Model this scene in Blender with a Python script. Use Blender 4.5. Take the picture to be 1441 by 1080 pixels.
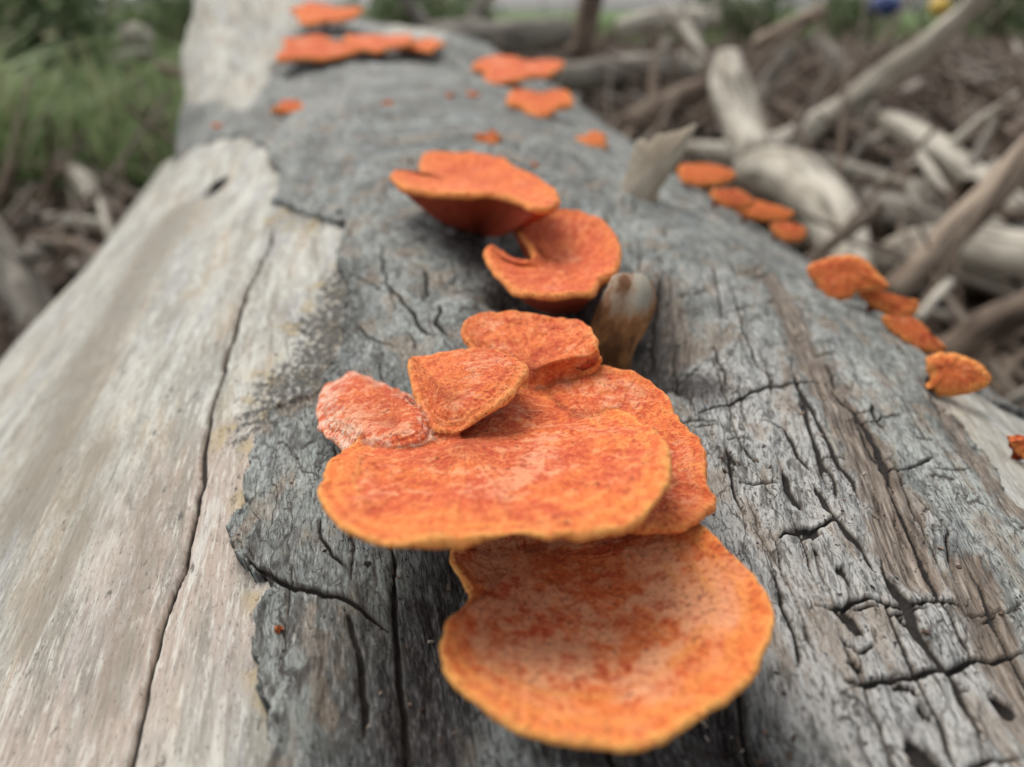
import bpy, bmesh, math, random
import numpy as np
from mathutils import Vector, Matrix

for o in list(bpy.data.objects):
    bpy.data.objects.remove(o)
SC = bpy.context.scene
COL = SC.collection
rng = np.random.default_rng(7)
random.seed(7)

# ------------------------------------------------------------------ camera
F, CX, CY = 1100.0, 720.5, 540.0           # focal length and centre, photograph pixels
PITCH = math.atan(525 / 1100)
CAM = np.array([0.0, 0.0, 0.66])
RT = np.array([1.0, 0, 0])
FW = np.array([0, math.cos(PITCH), -math.sin(PITCH)])
UP = np.array([0, math.sin(PITCH), math.cos(PITCH)])
cam = bpy.data.cameras.new('camera')
cam.sensor_width = 36.0
cam.lens = F / 1441 * 36.0
cam.clip_start = 0.005
cam.clip_end = 2000
cam.dof.use_dof = True
cam.dof.focus_distance = 0.139
cam.dof.aperture_fstop = 10.8
camo = bpy.data.objects.new('camera', cam)
COL.objects.link(camo)
camo.location = CAM
camo.rotation_euler = (math.pi / 2 - PITCH, 0, 0)
SC.camera = camo
SC.cycles.max_bounces = 6
SC.cycles.diffuse_bounces = 3
SC.cycles.glossy_bounces = 2
SC.cycles.adaptive_threshold = 0.02

# ------------------------------------------------------------------ sky and sun
SUN_EL, SUN_AZ = math.radians(62), math.radians(-40)      # soft overcast light from above, a little left and ahead
w = bpy.data.worlds.new('World')
SC.world = w
w.use_nodes = True
nt = w.node_tree
nt.nodes.clear()
sky = nt.nodes.new('ShaderNodeTexSky')
sky.sky_type = 'NISHITA'
sky.sun_disc = False
sky.sun_elevation = SUN_EL
sky.sun_rotation = SUN_AZ
sky.air_density = 1.0
sky.dust_density = 3.0
hs = nt.nodes.new('ShaderNodeHueSaturation')
hs.inputs['Saturation'].default_value = 0.22
bg = nt.nodes.new('ShaderNodeBackground')
bg.inputs['Strength'].default_value = 0.15
wo = nt.nodes.new('ShaderNodeOutputWorld')
nt.links.new(sky.outputs[0], hs.inputs['Color'])
nt.links.new(hs.outputs[0], bg.inputs['Color'])
nt.links.new(bg.outputs[0], wo.inputs['Surface'])
sl = bpy.data.lights.new('sun', 'SUN')
sl.energy = 1.2
sl.angle = math.radians(40)
sl.color = (1.0, 0.97, 0.92)
so = bpy.data.objects.new('sun', sl)
COL.objects.link(so)
sdir = Vector((math.sin(SUN_AZ) * math.cos(SUN_EL), math.cos(SUN_AZ) * math.cos(SUN_EL), math.sin(SUN_EL)))
so.rotation_euler = sdir.to_track_quat('Z', 'Y').to_euler()
so.location = sdir * 20

SC.view_settings.view_transform = 'Standard'
SC.view_settings.look = 'None'
SC.view_settings.gamma = 1
SC.view_settings.exposure = 0.58
SC.view_settings.use_curve_mapping = False


# ------------------------------------------------------------------ helpers
def nrm(v):
    v = np.asarray(v, float)
    return v / np.linalg.norm(v)


def ray(x, y):
    return nrm((x - CX) / F * RT + (CY - y) / F * UP + FW)


AXD = ray(470, -90)                       # the log's direction


def perp(v):
    return nrm(v - v.dot(AXD) * AXD)


_l, _r = perp(ray(0, 520)), perp(ray(1140, 390))
RAD = 0.30
DIST = RAD / math.sin(math.acos(_l.dot(_r)) / 2)
AX0 = CAM + DIST * nrm(_l + _r)           # a point on the log's axis
EZ = perp(np.array([0, 0, 1.0]))
EX = np.cross(AXD, EZ)


def hit(x, y):
    """distance along the ray, s along the log, arc around it"""
    d = ray(x, y)
    o = CAM - AX0
    dp = d - d.dot(AXD) * AXD
    op = o - o.dot(AXD) * AXD
    a, b, c = dp.dot(dp), dp.dot(op), op.dot(op) - RAD * RAD
    t = (-b - math.sqrt(max(b * b - a * c, 0))) / a
    P = CAM + t * d
    q = P - AX0
    return t, q.dot(AXD), math.atan2(q.dot(EX), q.dot(EZ)) * RAD, P


def sa(x, y):
    h = hit(x, y)
    return (h[2], h[1])                    # (arc, s)


def at(x, y, t):
    return CAM + t * ray(x, y)


def atz(x, y, depth):
    """point on the ray that lies `depth` metres below the camera"""
    d = ray(x, y)
    return CAM + d * (depth / -d[2])


def hsh(ix, iy, iz, seed):
    n = (ix.astype(np.int64) * 374761393 + iy.astype(np.int64) * 668265263 + iz.astype(np.int64) * 2147483647 + seed * 1274126177) & 0xFFFFFFFF
    n = ((n ^ (n >> 13)) * 1274126177) & 0xFFFFFFFF
    n = (n ^ (n >> 16)) & 0xFFFFFF
    return n / float(0xFFFFFF)


def vn2(x, y, seed=0):
    ix, iy = np.floor(x), np.floor(y)
    fx, fy = x - ix, y - iy
    fx = fx * fx * (3 - 2 * fx)
    fy = fy * fy * (3 - 2 * fy)
    z = np.zeros_like(ix)
    a, b = hsh(ix, iy, z, seed), hsh(ix + 1, iy, z, seed)
    c, d = hsh(ix, iy + 1, z, seed), hsh(ix + 1, iy + 1, z, seed)
    return (a + (b - a) * fx) * (1 - fy) + (c + (d - c) * fx) * fy


def fbm2(x, y, seed=0, o=4):
    s, a, tot = 0, 1.0, 0
    for k in range(o):
        s = s + a * (vn2(x * 2 ** k + 17.3 * k, y * 2 ** k - 9.1 * k, seed + k) - 0.5)
        tot += a
        a *= 0.5
    return s / tot * 2                     # about -1 .. 1


def vn3(P, seed=0):
    i = np.floor(P)
    f = P - i
    f = f * f * (3 - 2 * f)
    out = 0
    for dx in (0, 1):
        for dy in (0, 1):
            for dz in (0, 1):
                wgt = (f[:, 0] if dx else 1 - f[:, 0]) * (f[:, 1] if dy else 1 - f[:, 1]) * (f[:, 2] if dz else 1 - f[:, 2])
                out = out + wgt * hsh(i[:, 0] + dx, i[:, 1] + dy, i[:, 2] + dz, seed)
    return out


def fbm3(P, seed=0, o=3):
    s, a, tot = 0, 1.0, 0
    for k in range(o):
        s = s + a * (vn3(P * 2 ** k + 5.7 * k, seed + k) - 0.5)
        tot += a
        a *= 0.5
    return s / tot * 2


def sst(a, b, x):
    t = np.clip((x - a) / (b - a), 0, 1)
    return t * t * (3 - 2 * t)


def mesh_np(name, V, Q, mat, smooth=True, attrs=None, parent=None, origin=None):
    """mesh object from a vertex array and an (n, 4) or (n, 3) face array"""
    V = np.asarray(V, float)
    origin = np.zeros(3) if origin is None else np.asarray(origin, float)
    me = bpy.data.meshes.new(name)
    k = Q.shape[1]
    me.vertices.add(len(V))
    me.vertices.foreach_set('co', (V - origin).astype(np.float32).ravel())
    me.loops.add(Q.size)
    me.loops.foreach_set('vertex_index', Q.astype(np.int32).ravel())
    me.polygons.add(len(Q))
    me.polygons.foreach_set('loop_start', np.arange(0, Q.size, k, dtype=np.int32))
    me.polygons.foreach_set('loop_total', np.full(len(Q), k, dtype=np.int32))
    me.polygons.foreach_set('use_smooth', np.full(len(Q), smooth, dtype=bool))
    me.update(calc_edges=True)
    me.validate()
    for an, arr in (attrs or {}).items():
        arr = np.asarray(arr, np.float32)
        if arr.ndim == 1:
            a = me.attributes.new(an, 'FLOAT', 'POINT')
            a.data.foreach_set('value', arr)
        else:
            a = me.attributes.new(an, 'FLOAT_VECTOR', 'POINT')
            a.data.foreach_set('vector', arr.ravel())
    me.materials.append(mat)
    o = bpy.data.objects.new(name, me)
    COL.objects.link(o)
    o.location = origin
    if parent is not None:
        o.parent = parent
        o.location = Vector(origin) - parent.location
    return o


def empty(name, loc):
    o = bpy.data.objects.new(name, None)
    o.empty_display_size = 0.02
    COL.objects.link(o)
    o.location = loc
    return o


def tag(o, label, cat, group=None, kind=None):
    o['label'] = label
    o['category'] = cat
    if group:
        o['group'] = group
    if kind:
        o['kind'] = kind
    return o


# ---- node helpers
class NT:
    def __init__(self, name):
        self.m = bpy.data.materials.new(name)
        self.m.use_nodes = True
        self.t = self.m.node_tree
        self.t.nodes.clear()
        self.out = self.t.nodes.new('ShaderNodeOutputMaterial')
        self.b = self.t.nodes.new('ShaderNodeBsdfPrincipled')
        self.t.links.new(self.b.outputs[0], self.out.inputs[0])
        self.b.inputs['Roughness'].default_value = 0.8
        self.b.inputs['Specular IOR Level'].default_value = 0.3

    def n(self, ty, **kw):
        x = self.t.nodes.new(ty)
        for k, v in kw.items():
            setattr(x, k, v)
        return x

    def lk(self, a, b):
        if isinstance(a, (int, float)):
            b.default_value = a
        elif isinstance(a, (tuple, list)):
            b.default_value = tuple(a) + ((1.0,) if len(a) == 3 and len(b.default_value) == 4 else ())
        else:
            self.t.links.new(a, b)

    def attr(self, name, vec=False):
        x = self.n('ShaderNodeAttribute', attribute_name=name)
        return x.outputs['Vector' if vec else 'Fac']

    def obj(self):
        return self.n('ShaderNodeTexCoord').outputs['Object']

    def mapv(self, v, scale, loc=(0, 0, 0)):
        x = self.n('ShaderNodeMapping')
        self.lk(v, x.inputs['Vector'])
        x.inputs['Scale'].default_value = scale
        x.inputs['Location'].default_value = loc
        return x.outputs[0]

    def noise(self, v, scale, detail=4, rough=0.55, dist=0.0, loc=(0, 0, 0)):
        x = self.n('ShaderNodeTexNoise')
        sc = scale if isinstance(scale, (tuple, list)) else (scale,) * 3
        self.lk(self.mapv(v, sc, loc), x.inputs['Vector'])
        x.inputs['Scale'].default_value = 1.0
        x.inputs['Detail'].default_value = detail
        x.inputs['Roughness'].default_value = rough
        x.inputs['Distortion'].default_value = dist
        return x.outputs['Fac']

    def vor(self, v, scale, feature='F1', rand=1.0):
        x = self.n('ShaderNodeTexVoronoi', feature=feature)
        sc = scale if isinstance(scale, (tuple, list)) else (scale,) * 3
        self.lk(self.mapv(v, sc), x.inputs['Vector'])
        x.inputs['Scale'].default_value = 1.0
        x.inputs['Randomness'].default_value = rand
        return x.outputs['Distance']

    def rng(self, v, a, b, c=0.0, d=1.0):
        x = self.n('ShaderNodeMapRange', interpolation_type='SMOOTHSTEP')
        self.lk(v, x.inputs['Value'])
        for i, q in zip(('From Min', 'From Max', 'To Min', 'To Max'), (a, b, c, d)):
            x.inputs[i].default_value = q
        return x.outputs[0]

    def ma(self, op, a, b=0.0):
        x = self.n('ShaderNodeMath', operation=op)
        self.lk(a, x.inputs[0])
        self.lk(b, x.inputs[1])
        return x.outputs[0]

    def mix(self, f, a, b, blend='MIX'):
        x = self.n('ShaderNodeMix', data_type='RGBA', blend_type=blend)
        self.lk(f, x.inputs[0])
        self.lk(a, x.inputs[6])
        self.lk(b, x.inputs[7])
        return x.outputs[2]

    def ramp(self, v, stops):
        x = self.n('ShaderNodeValToRGB')
        self.lk(v, x.inputs[0])
        e = x.color_ramp.elements
        while len(e) < len(stops):
            e.new(0.5)
        for el, (p, c) in zip(e, stops):
            el.position = p
            el.color = tuple(c) + (1.0,)
        return x.outputs[0]

    def bump(self, h, dist, strength=1.0, prev=None):
        x = self.n('ShaderNodeBump')
        x.inputs['Distance'].default_value = dist
        x.inputs['Strength'].default_value = strength
        self.lk(h, x.inputs['Height'])
        if prev is not None:
            self.lk(prev, x.inputs['Normal'])
        return x.outputs[0]

    def done(self, col, normal=None, rough=None):
        self.lk(col, self.b.inputs['Base Color'])
        if normal is not None:
            self.lk(normal, self.b.inputs['Normal'])
        if rough is not None:
            self.lk(rough, self.b.inputs['Roughness'])
        return self.m


# ------------------------------------------------------------------ materials
def mat_bark():
    m = NT('weathered_bark')
    g = m.attr('grain', True)
    crack, fibre, dark, pale, mould = m.attr('crack'), m.attr('fibre'), m.attr('dark'), m.attr('pale'), m.attr('mould')
    n1 = m.noise(g, (70, 26, 1), 4, 0.6)
    n2 = m.noise(g, (420, 130, 1), 4, 0.6, 0.4)
    n3 = m.noise(g, (2200, 380, 1), 4, 0.65, 0.3)
    n4 = m.noise(g, (1500, 1300, 1), 3, 0.65)
    base = m.ramp(n1, [(0.36, (0.097, 0.107, 0.097)), (0.50, (0.180, 0.197, 0.178)), (0.64, (0.280, 0.298, 0.268))])
    mt = m.noise(g, (75, 34, 1), 4, 0.6, 0.5, (6, 1, 0))
    base = m.mix(m.rng(mt, 0.51, 0.62, 0, 0.6), base, (0.36, 0.375, 0.345))
    base = m.mix(m.rng(mt, 0.47, 0.36, 0, 0.65), base, (0.075, 0.078, 0.072))
    mb = m.noise(g, (24, 10, 1), 3, 0.5, 0.4, (2, 3, 0))
    base = m.mix(m.rng(mb, 0.52, 0.64, 0, 0.55), base, (0.37, 0.38, 0.345))
    base = m.mix(m.rng(mb, 0.46, 0.35, 0, 0.55), base, (0.085, 0.083, 0.074))
    base = m.mix(m.rng(m.ma('ADD', pale, m.ma('MULTIPLY', m.ma('SUBTRACT', n2, 0.5), 1.6)), 0.30, 0.95, 0, 0.85), base, (0.41, 0.395, 0.365))
    base = m.mix(m.rng(n2, 0.52, 0.64, 0, 0.5), base, (0.35, 0.35, 0.33))
    base = m.mix(m.rng(n2, 0.48, 0.36, 0, 0.7), base, (0.080, 0.072, 0.063))
    br = m.noise(g, (120, 60, 1), 4, 0.6, 0.2, (3.1, 8.2, 0))
    base = m.mix(m.rng(br, 0.51, 0.63, 0, 0.6), base, (0.215, 0.160, 0.110))
    base = m.mix(m.rng(br, 0.46, 0.36, 0, 0.35), base, (0.170, 0.190, 0.190))
    # hair-fine fissures along the grain
    base = m.mix(m.rng(n3, 0.48, 0.36, 0, 0.80), base, (0.042, 0.037, 0.032))
    base = m.mix(m.rng(n3, 0.54, 0.66, 0, 0.45), base, (0.48, 0.47, 0.44))
    base = m.mix(m.rng(n4, 0.44, 0.34, 0, 0.5), base, (0.050, 0.044, 0.038))
    wv = m.n('ShaderNodeVectorMath', operation='ADD')
    nz = m.n('ShaderNodeTexNoise')
    m.lk(m.mapv(g, (240, 120, 1)), nz.inputs['Vector'])
    nz.inputs['Scale'].default_value = 1.0
    nz.inputs['Detail'].default_value = 3
    sc = m.n('ShaderNodeVectorMath', operation='SCALE')
    m.lk(nz.outputs['Color'], sc.inputs[0])
    sc.inputs['Scale'].default_value = 0.007
    m.lk(g, wv.inputs[0])
    m.lk(sc.outputs[0], wv.inputs[1])
    net1 = m.vor(wv.outputs[0], (240, 42, 1), 'DISTANCE_TO_EDGE')
    net2 = m.vor(wv.outputs[0], (700, 110, 1), 'DISTANCE_TO_EDGE')
    k1 = m.ma('MULTIPLY', m.rng(net1, 0.030, 0.006), m.rng(n1, 0.46, 0.58))
    k2 = m.ma('MULTIPLY', m.rng(net2, 0.06, 0.015), m.rng(br, 0.56, 0.46))
    base = m.mix(m.ma('MULTIPLY', k1, 0.85), base, (0.036, 0.029, 0.025))
    base = m.mix(m.ma('MULTIPLY', k2, 0.60), base, (0.055, 0.045, 0.039))
    # brown stringy fibre where the outer bark is gone
    fib = m.ramp(m.noise(g, (1500, 90, 1), 4, 0.6), [(0.32, (0.036, 0.027, 0.021)), (0.5, (0.155, 0.122, 0.094)), (0.68, (0.32, 0.275, 0.225))])
    base = m.mix(m.rng(m.ma('ADD', fibre, m.ma('MULTIPLY', m.ma('SUBTRACT', n2, 0.5), 1.8)), 0.30, 0.75), base, fib)
    # rotten dark wood, plus shade painted into the gaps around cap and stub
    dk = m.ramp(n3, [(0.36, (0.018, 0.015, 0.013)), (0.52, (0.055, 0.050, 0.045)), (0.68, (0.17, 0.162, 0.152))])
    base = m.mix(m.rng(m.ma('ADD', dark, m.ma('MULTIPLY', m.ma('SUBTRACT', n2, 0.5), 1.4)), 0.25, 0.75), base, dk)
    # black mould specks
    sp = m.noise(g, (1300, 800, 1), 3, 0.6, 0, (5, 5, 0))
    spm = m.ma('MULTIPLY', m.rng(sp, 0.58, 0.64), m.rng(m.noise(g, (110, 80, 1), 3, 0.5, 0, (9, 2, 0)), 0.46, 0.58))
    base = m.mix(spm, base, (0.025, 0.022, 0.020))
    mn = m.noise(g, (620, 300, 1), 6, 0.78)
    base = m.mix(m.rng(m.ma('ADD', mould, m.ma('MULTIPLY', m.ma('SUBTRACT', mn, 0.5), 3.0)), 0.55, 0.85, 0, 0.8), base, (0.030, 0.027, 0.023))
    # brown rims; dark inner bark plus painted shade inside cracks and pits
    base = m.mix(m.rng(crack, 0.03, 0.30, 0, 0.5), base, (0.10, 0.072, 0.050))
    base = m.mix(m.rng(crack, 0.24, 0.55, 0, 0.97), base, (0.016, 0.013, 0.011))
    b = m.bump(n3, 0.00026, 0.8)
    b = m.bump(n2, 0.0004, 0.6, b)
    b = m.bump(n4, 0.0003, 0.6, b)
    b = m.bump(m.ma('MAXIMUM', k1, m.ma('MULTIPLY', k2, 0.6)), -0.0003, 0.7, b)
    return m.done(base, b, 0.88)


def mat_wood():
    m = NT('bleached_bare_wood')
    g = m.attr('grain', True)
    crack, mould, dark, tint, rosy = m.attr('crack'), m.attr('mould'), m.attr('dark'), m.attr('tint'), m.attr('rosy')
    n1 = m.noise(g, (45, 9, 1), 4, 0.55)
    n2 = m.noise(g, (210, 26, 1), 4, 0.6, 0.3)
    n3 = m.noise(g, (1200, 130, 1), 4, 0.65, 0.3)
    n4 = m.noise(g, (2300, 620, 1), 4, 0.65)
    base = m.ramp(n1, [(0.36, (0.262, 0.248, 0.208)), (0.5, (0.345, 0.330, 0.280)), (0.64, (0.425, 0.410, 0.352))])
    warm = m.noise(g, (85, 15, 1), 4, 0.6, 0, (4, 4, 0))
    base = m.mix(m.rng(warm, 0.52, 0.64, 0, 0.5), base, (0.36, 0.275, 0.185))
    base = m.mix(m.rng(warm, 0.47, 0.38, 0, 0.6), base, (0.315, 0.31, 0.30))
    base = m.mix(m.rng(m.ma('ADD', rosy, m.ma('MULTIPLY', m.ma('SUBTRACT', n2, 0.5), 1.6)), 0.2, 0.9, 0, 0.75), base, (0.36, 0.270, 0.218))
    base = m.mix(m.rng(n2, 0.48, 0.36, 0, 0.6), base, (0.185, 0.158, 0.122))
    base = m.mix(m.rng(n2, 0.53, 0.64, 0, 0.55), base, (0.54, 0.53, 0.475))
    base = m.mix(m.rng(n3, 0.47, 0.36, 0, 0.5), base, (0.165, 0.142, 0.115))
    base = m.mix(m.rng(n3, 0.53, 0.65, 0, 0.55), base, (0.58, 0.562, 0.49))
    base = m.mix(m.rng(n4, 0.42, 0.33, 0, 0.75), base, (0.085, 0.072, 0.060))
    base = m.mix(m.rng(n4, 0.58, 0.68, 0, 0.4), base, (0.62, 0.605, 0.54))
    base = m.mix(m.rng(m.ma('ADD', tint, m.ma('MULTIPLY', m.ma('SUBTRACT', n2, 0.5), 2.0)), 0.3, 0.9, 0, 0.75), base, (0.180, 0.150, 0.108))
    # black mould blotches next to the bark
    mn = m.noise(g, (620, 300, 1), 6, 0.78)
    mk = m.rng(m.ma('ADD', m.ma('MULTIPLY', mould, 0.95), m.ma('MULTIPLY', m.ma('SUBTRACT', mn, 0.5), 3.0)), 0.42, 0.80, 0, 0.92)
    och = m.noise(g, (120, 90, 1), 3, 0.5, 0, (1, 7, 0))
    base = m.mix(m.ma('MULTIPLY', m.rng(och, 0.50, 0.60, 0, 0.6), m.rng(mould, 0.1, 0.5)), base, (0.36, 0.27, 0.125))
    base = m.mix(mk, base, (0.038, 0.034, 0.029))
    mn2 = m.noise(g, (300, 110, 1), 5, 0.7, 0, (2, 9, 0))
    base = m.mix(m.rng(mn2, 0.60, 0.68, 0, 0.8), base, (0.07, 0.064, 0.056))
    base = m.mix(m.rng(m.ma('ADD', dark, m.ma('MULTIPLY', m.ma('SUBTRACT', n3, 0.5), 0.5)), 0.3, 0.8), base, (0.04, 0.034, 0.030))
    base = m.mix(m.rng(crack, 0.05, 0.4, 0, 0.35), base, (0.26, 0.17, 0.105))
    base = m.mix(m.rng(crack, 0.3, 0.7, 0, 0.95), base, (0.022, 0.016, 0.013))
    b = m.bump(n3, 0.00045, 0.8)
    b = m.bump(n4, 0.00025, 0.7, b)
    b = m.bump(n2, 0.0008, 0.5, b)
    return m.done(base, b, 0.8)


def mat_fungus(name, pale=0.3, red=0.5, seed=0.0, rim=0.8, white=0.0, palec=(0.82, 0.42, 0.25)):
    """orange bracket flesh: `t` runs from the hub (0) to the rim (1), `under` marks the pore side;
    pale, red, rim and white are numbers or the names of point attributes"""
    m = NT(name)
    o = m.obj()
    t, und = m.attr('t'), m.attr('under')
    at_ = lambda v: m.attr(v) if isinstance(v, str) else v
    pale, red, rim, white = at_(pale), at_(red), at_(rim), at_(white)
    M_, A_, S_ = (lambda x, y: m.ma('MULTIPLY', x, y)), (lambda x, y: m.ma('ADD', x, y)), (lambda x, y: m.ma('SUBTRACT', x, y))
    L = (seed * 1.7, seed * 0.9, seed * 2.3)
    n1 = m.noise(o, 90, 4, 0.6, 0.5, L)
    n2 = m.noise(o, 420, 4, 0.62, 0.3, L)
    n3 = m.noise(o, 1500, 4, 0.7, 0.0, L)
    c1, c2 = S_(n1, 0.5), S_(n2, 0.5)
    tj = A_(A_(t, M_(c1, 0.45)), M_(c2, 0.22))
    deep = (0.60, 0.095, 0.030)
    mid = (0.74, 0.165, 0.038)
    col = m.mix(m.rng(S_(A_(n1, M_(c2, 0.5)), M_(S_(red, 0.5), 0.26)), 0.38, 0.62), deep, mid)
    col = m.mix(m.rng(n2, 0.51, 0.66, 0, 0.6), col, (0.83, 0.275, 0.085))
    col = m.mix(m.rng(n2, 0.48, 0.35, 0, 0.5), col, (0.48, 0.058, 0.022))
    # fibres fanning out from the hub
    fr = m.noise(m.attr('pol', True), (15, 15, 2.2), 4, 0.65, 0.15, L)
    col = m.mix(m.rng(fr, 0.48, 0.38, 0, 0.45), col, (0.52, 0.070, 0.024))
    col = m.mix(m.rng(fr, 0.52, 0.64, 0, 0.45), col, (0.84, 0.27, 0.075))
    # bleached, pinkish bloom
    pn = m.noise(o, 80, 4, 0.6, 0.6, (L[0] + 3, L[1] + 1, L[2] + 5))
    pm = m.rng(A_(A_(pn, M_(c2, 0.8)), M_(pale, 0.18)), 0.57, 0.78)
    pm = M_(pm, A_(0.30, M_(pale, 0.45)))
    pm = M_(pm, m.rng(tj, 1.0, 0.80))
    pm = M_(pm, m.rng(tj, 0.0, 0.35, 0.3, 1.0))
    col = m.mix(pm, col, palec)
    # growth zones and the young yellow rim
    zn = m.ma('SINE', M_(A_(t, M_(c1, 0.08)), 58.0))
    zm = M_(m.rng(zn, 0.1, 0.9), m.rng(A_(t, M_(c1, 0.9)), 0.68, 0.86))
    col = m.mix(M_(M_(zm, 0.48), rim), col, (0.83, 0.33, 0.085))
    col = m.mix(M_(m.rng(tj, 0.70, 1.15), M_(rim, 0.75)), col, (0.82, 0.225, 0.042))
    col = m.mix(M_(m.rng(A_(t, M_(c2, 0.16)), 0.935, 1.02), M_(rim, 0.9)), col, (0.84, 0.39, 0.10))
    wm = M_(M_(m.rng(A_(tj, M_(c2, 0.6)), 0.50, 1.0), m.rng(n2, 0.42, 0.56)), white)
    col = m.mix(wm, col, (0.78, 0.57, 0.44))
    # pits and specks
    col = m.mix(m.rng(n3, 0.47, 0.35, 0, 0.70), col, (0.38, 0.040, 0.015))
    col = m.mix(m.rng(n3, 0.53, 0.67, 0, 0.55), col, (0.89, 0.40, 0.15))
    sp = m.noise(o, 900, 3, 0.6, 0, (L[0] + 2, 4, 1))
    spk = M_(m.rng(sp, 0.60, 0.66), m.rng(m.noise(o, 160, 2, 0.6, 0, (7 + L[0], 1, 2)), 0.48, 0.60))
    col = m.mix(M_(spk, 0.7), col, (0.14, 0.030, 0.016))
    # underside: fine red pores, their colour darkened to carry the shade there
    pore = m.vor(o, 2400)
    uc = m.mix(m.rng(pore, 0.15, 0.45), (0.22, 0.024, 0.010), (0.42, 0.060, 0.020))
    col = m.mix(und, col, uc)
    b = m.bump(n3, 0.00055, 1.0)
    b = m.bump(n2, 0.0008, 0.8, b)
    b = m.bump(zm, 0.00014, 0.8, b)
    b = m.bump(fr, 0.0006, 0.8, b)
    return m.done(col, b, 0.80)


def mat_driftwood(name, light, darkc, seed=0.0):
    m = NT(name)
    o = m.obj()
    gr = m.attr('grain', True)
    L = (seed, seed * 2, 0)
    n1 = m.noise(gr, (30, 9, 30), 4, 0.6, 0, L)
    n2 = m.noise(gr, (70, 10, 70), 4, 0.65, 0, L)
    col = m.mix(m.rng(n1, 0.38, 0.60), darkc, light)
    col = m.mix(m.rng(n2, 0.48, 0.38, 0, 0.75), col, tuple(c * 0.40 for c in darkc))
    return m.done(col, m.bump(n2, 0.004, 0.7), 0.85)


def mat_torn():
    m = NT('torn_tan_wood')
    g = m.attr('grain', True)
    n1 = m.noise(g, (120, 30, 120), 4, 0.6)
    n2 = m.noise(g, (900, 40, 900), 5, 0.7)
    c = m.mix(m.rng(n1, 0.3, 0.7), (0.30, 0.24, 0.165), (0.47, 0.41, 0.32))
    c = m.mix(m.rng(n2, 0.5, 0.32, 0, 0.7), c, (0.10, 0.07, 0.045))
    return m.done(c, m.bump(n2, 0.0008, 0.8), 0.85)


BARK, WOOD, TORN = mat_bark(), mat_wood(), mat_torn()
#@@LOG

# ------------------------------------------------------------------ the fallen log
# surface grid: arc (metres round the log from its crest) by s (metres along it)
arc_f = np.concatenate([np.linspace(-0.262, -0.10, 220)[:-1], np.linspace(-0.10, 0.11, 620)[:-1], np.linspace(0.11, 0.205, 170)])
CIRC = 2 * math.pi * RAD
arc_c = np.linspace(0.205, CIRC - 0.262, 46)[1:-1]
arcs = np.concatenate([arc_f, arc_c])
sv = list(np.linspace(-0.7, 0.03, 24)[:-1])
s_, ds = 0.03, 0.00034
while s_ < 1.32:
    sv.append(s_)
    s_ += ds
    if s_ > 0.16:
        ds *= 1.0078
svals = np.array(sv)
NA, NS = len(arcs), len(svals)
NF = len(arc_f)
AR, SS = np.meshgrid(arcs, svals)          # shape (NS, NA)
front = sst(0.30, 0.22, AR) * 1.0          # detail only on the side that is up
front[:, NF:] *= 0
# the grain twists to the right of the crest
skew = 0.36 * sst(-0.045, 0.045, AR) * front
GR = AR - skew * (0.22 * np.tanh((SS - 0.10) / 0.22))


def resample(pts, step=0.0008, jit=0.0006, seed=0):
    P = np.array(pts, float)
    seg = np.linalg.norm(np.diff(P, axis=0), axis=1)
    L = np.concatenate([[0], np.cumsum(seg)])
    n = max(4, int(L[-1] / step))
    u = np.linspace(0, L[-1], n)
    Q = np.stack([np.interp(u, L, P[:, 0]), np.interp(u, L, P[:, 1])], 1)
    if jit:
        Q[:, 0] += jit * fbm2(u / 0.006, np.full_like(u, seed * 3.7), seed, 3) * 1.6
        Q[:, 1] += jit * fbm2(u / 0.006, np.full_like(u, seed * 5.1 + 50), seed + 9, 3) * 1.6
    return Q, u / max(L[-1], 1e-9)


def carve_line(field, pts, width, amt=1.0, taper=True, jit=0.0006, seed=0, pad=3.2, soft=False):
    """raise `field` towards amt near a polyline of (arc, s) points"""
    Q, u = resample(pts, 0.0008 if width < 0.004 else width * 0.25, jit, seed)
    wv = width * (0.72 + 0.55 * vn2(u * 9 + seed, np.full_like(u, seed + 0.5), seed + 3))
    if taper:
        wv = wv * np.clip(np.minimum(u, 1 - u) * 7, 0.22, 1)
    # work in short runs so that each window stays small
    for a in range(0, len(Q) - 1, 12):
        q, ww = Q[a:a + 13], wv[a:a + 13]
        pd = width * pad
        i0, i1 = np.searchsorted(svals, [q[:, 1].min() - pd, q[:, 1].max() + pd])
        j0, j1 = np.searchsorted(arc_f, [q[:, 0].min() - pd, q[:, 0].max() + pd])
        if i1 <= i0 or j1 <= j0:
            continue
        X, Y = AR[i0:i1, j0:j1, None], SS[i0:i1, j0:j1, None]
        p0, p1 = q[:-1], q[1:]
        d = p1 - p0
        ll = (d ** 2).sum(1) + 1e-14
        tt = np.clip(((X - p0[:, 0]) * d[:, 0] + (Y - p0[:, 1]) * d[:, 1]) / ll, 0, 1)
        dist = np.sqrt((X - p0[:, 0] - tt * d[:, 0]) ** 2 + (Y - p0[:, 1] - tt * d[:, 1]) ** 2)
        wl = ww[:-1] * (1 - tt) + ww[1:] * tt
        r = dist / wl
        v = (np.exp(-(r ** 2)) if soft else sst(1.6, 0.5, r)).max(2) * amt
        field[i0:i1, j0:j1] = np.maximum(field[i0:i1, j0:j1], v)


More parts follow.
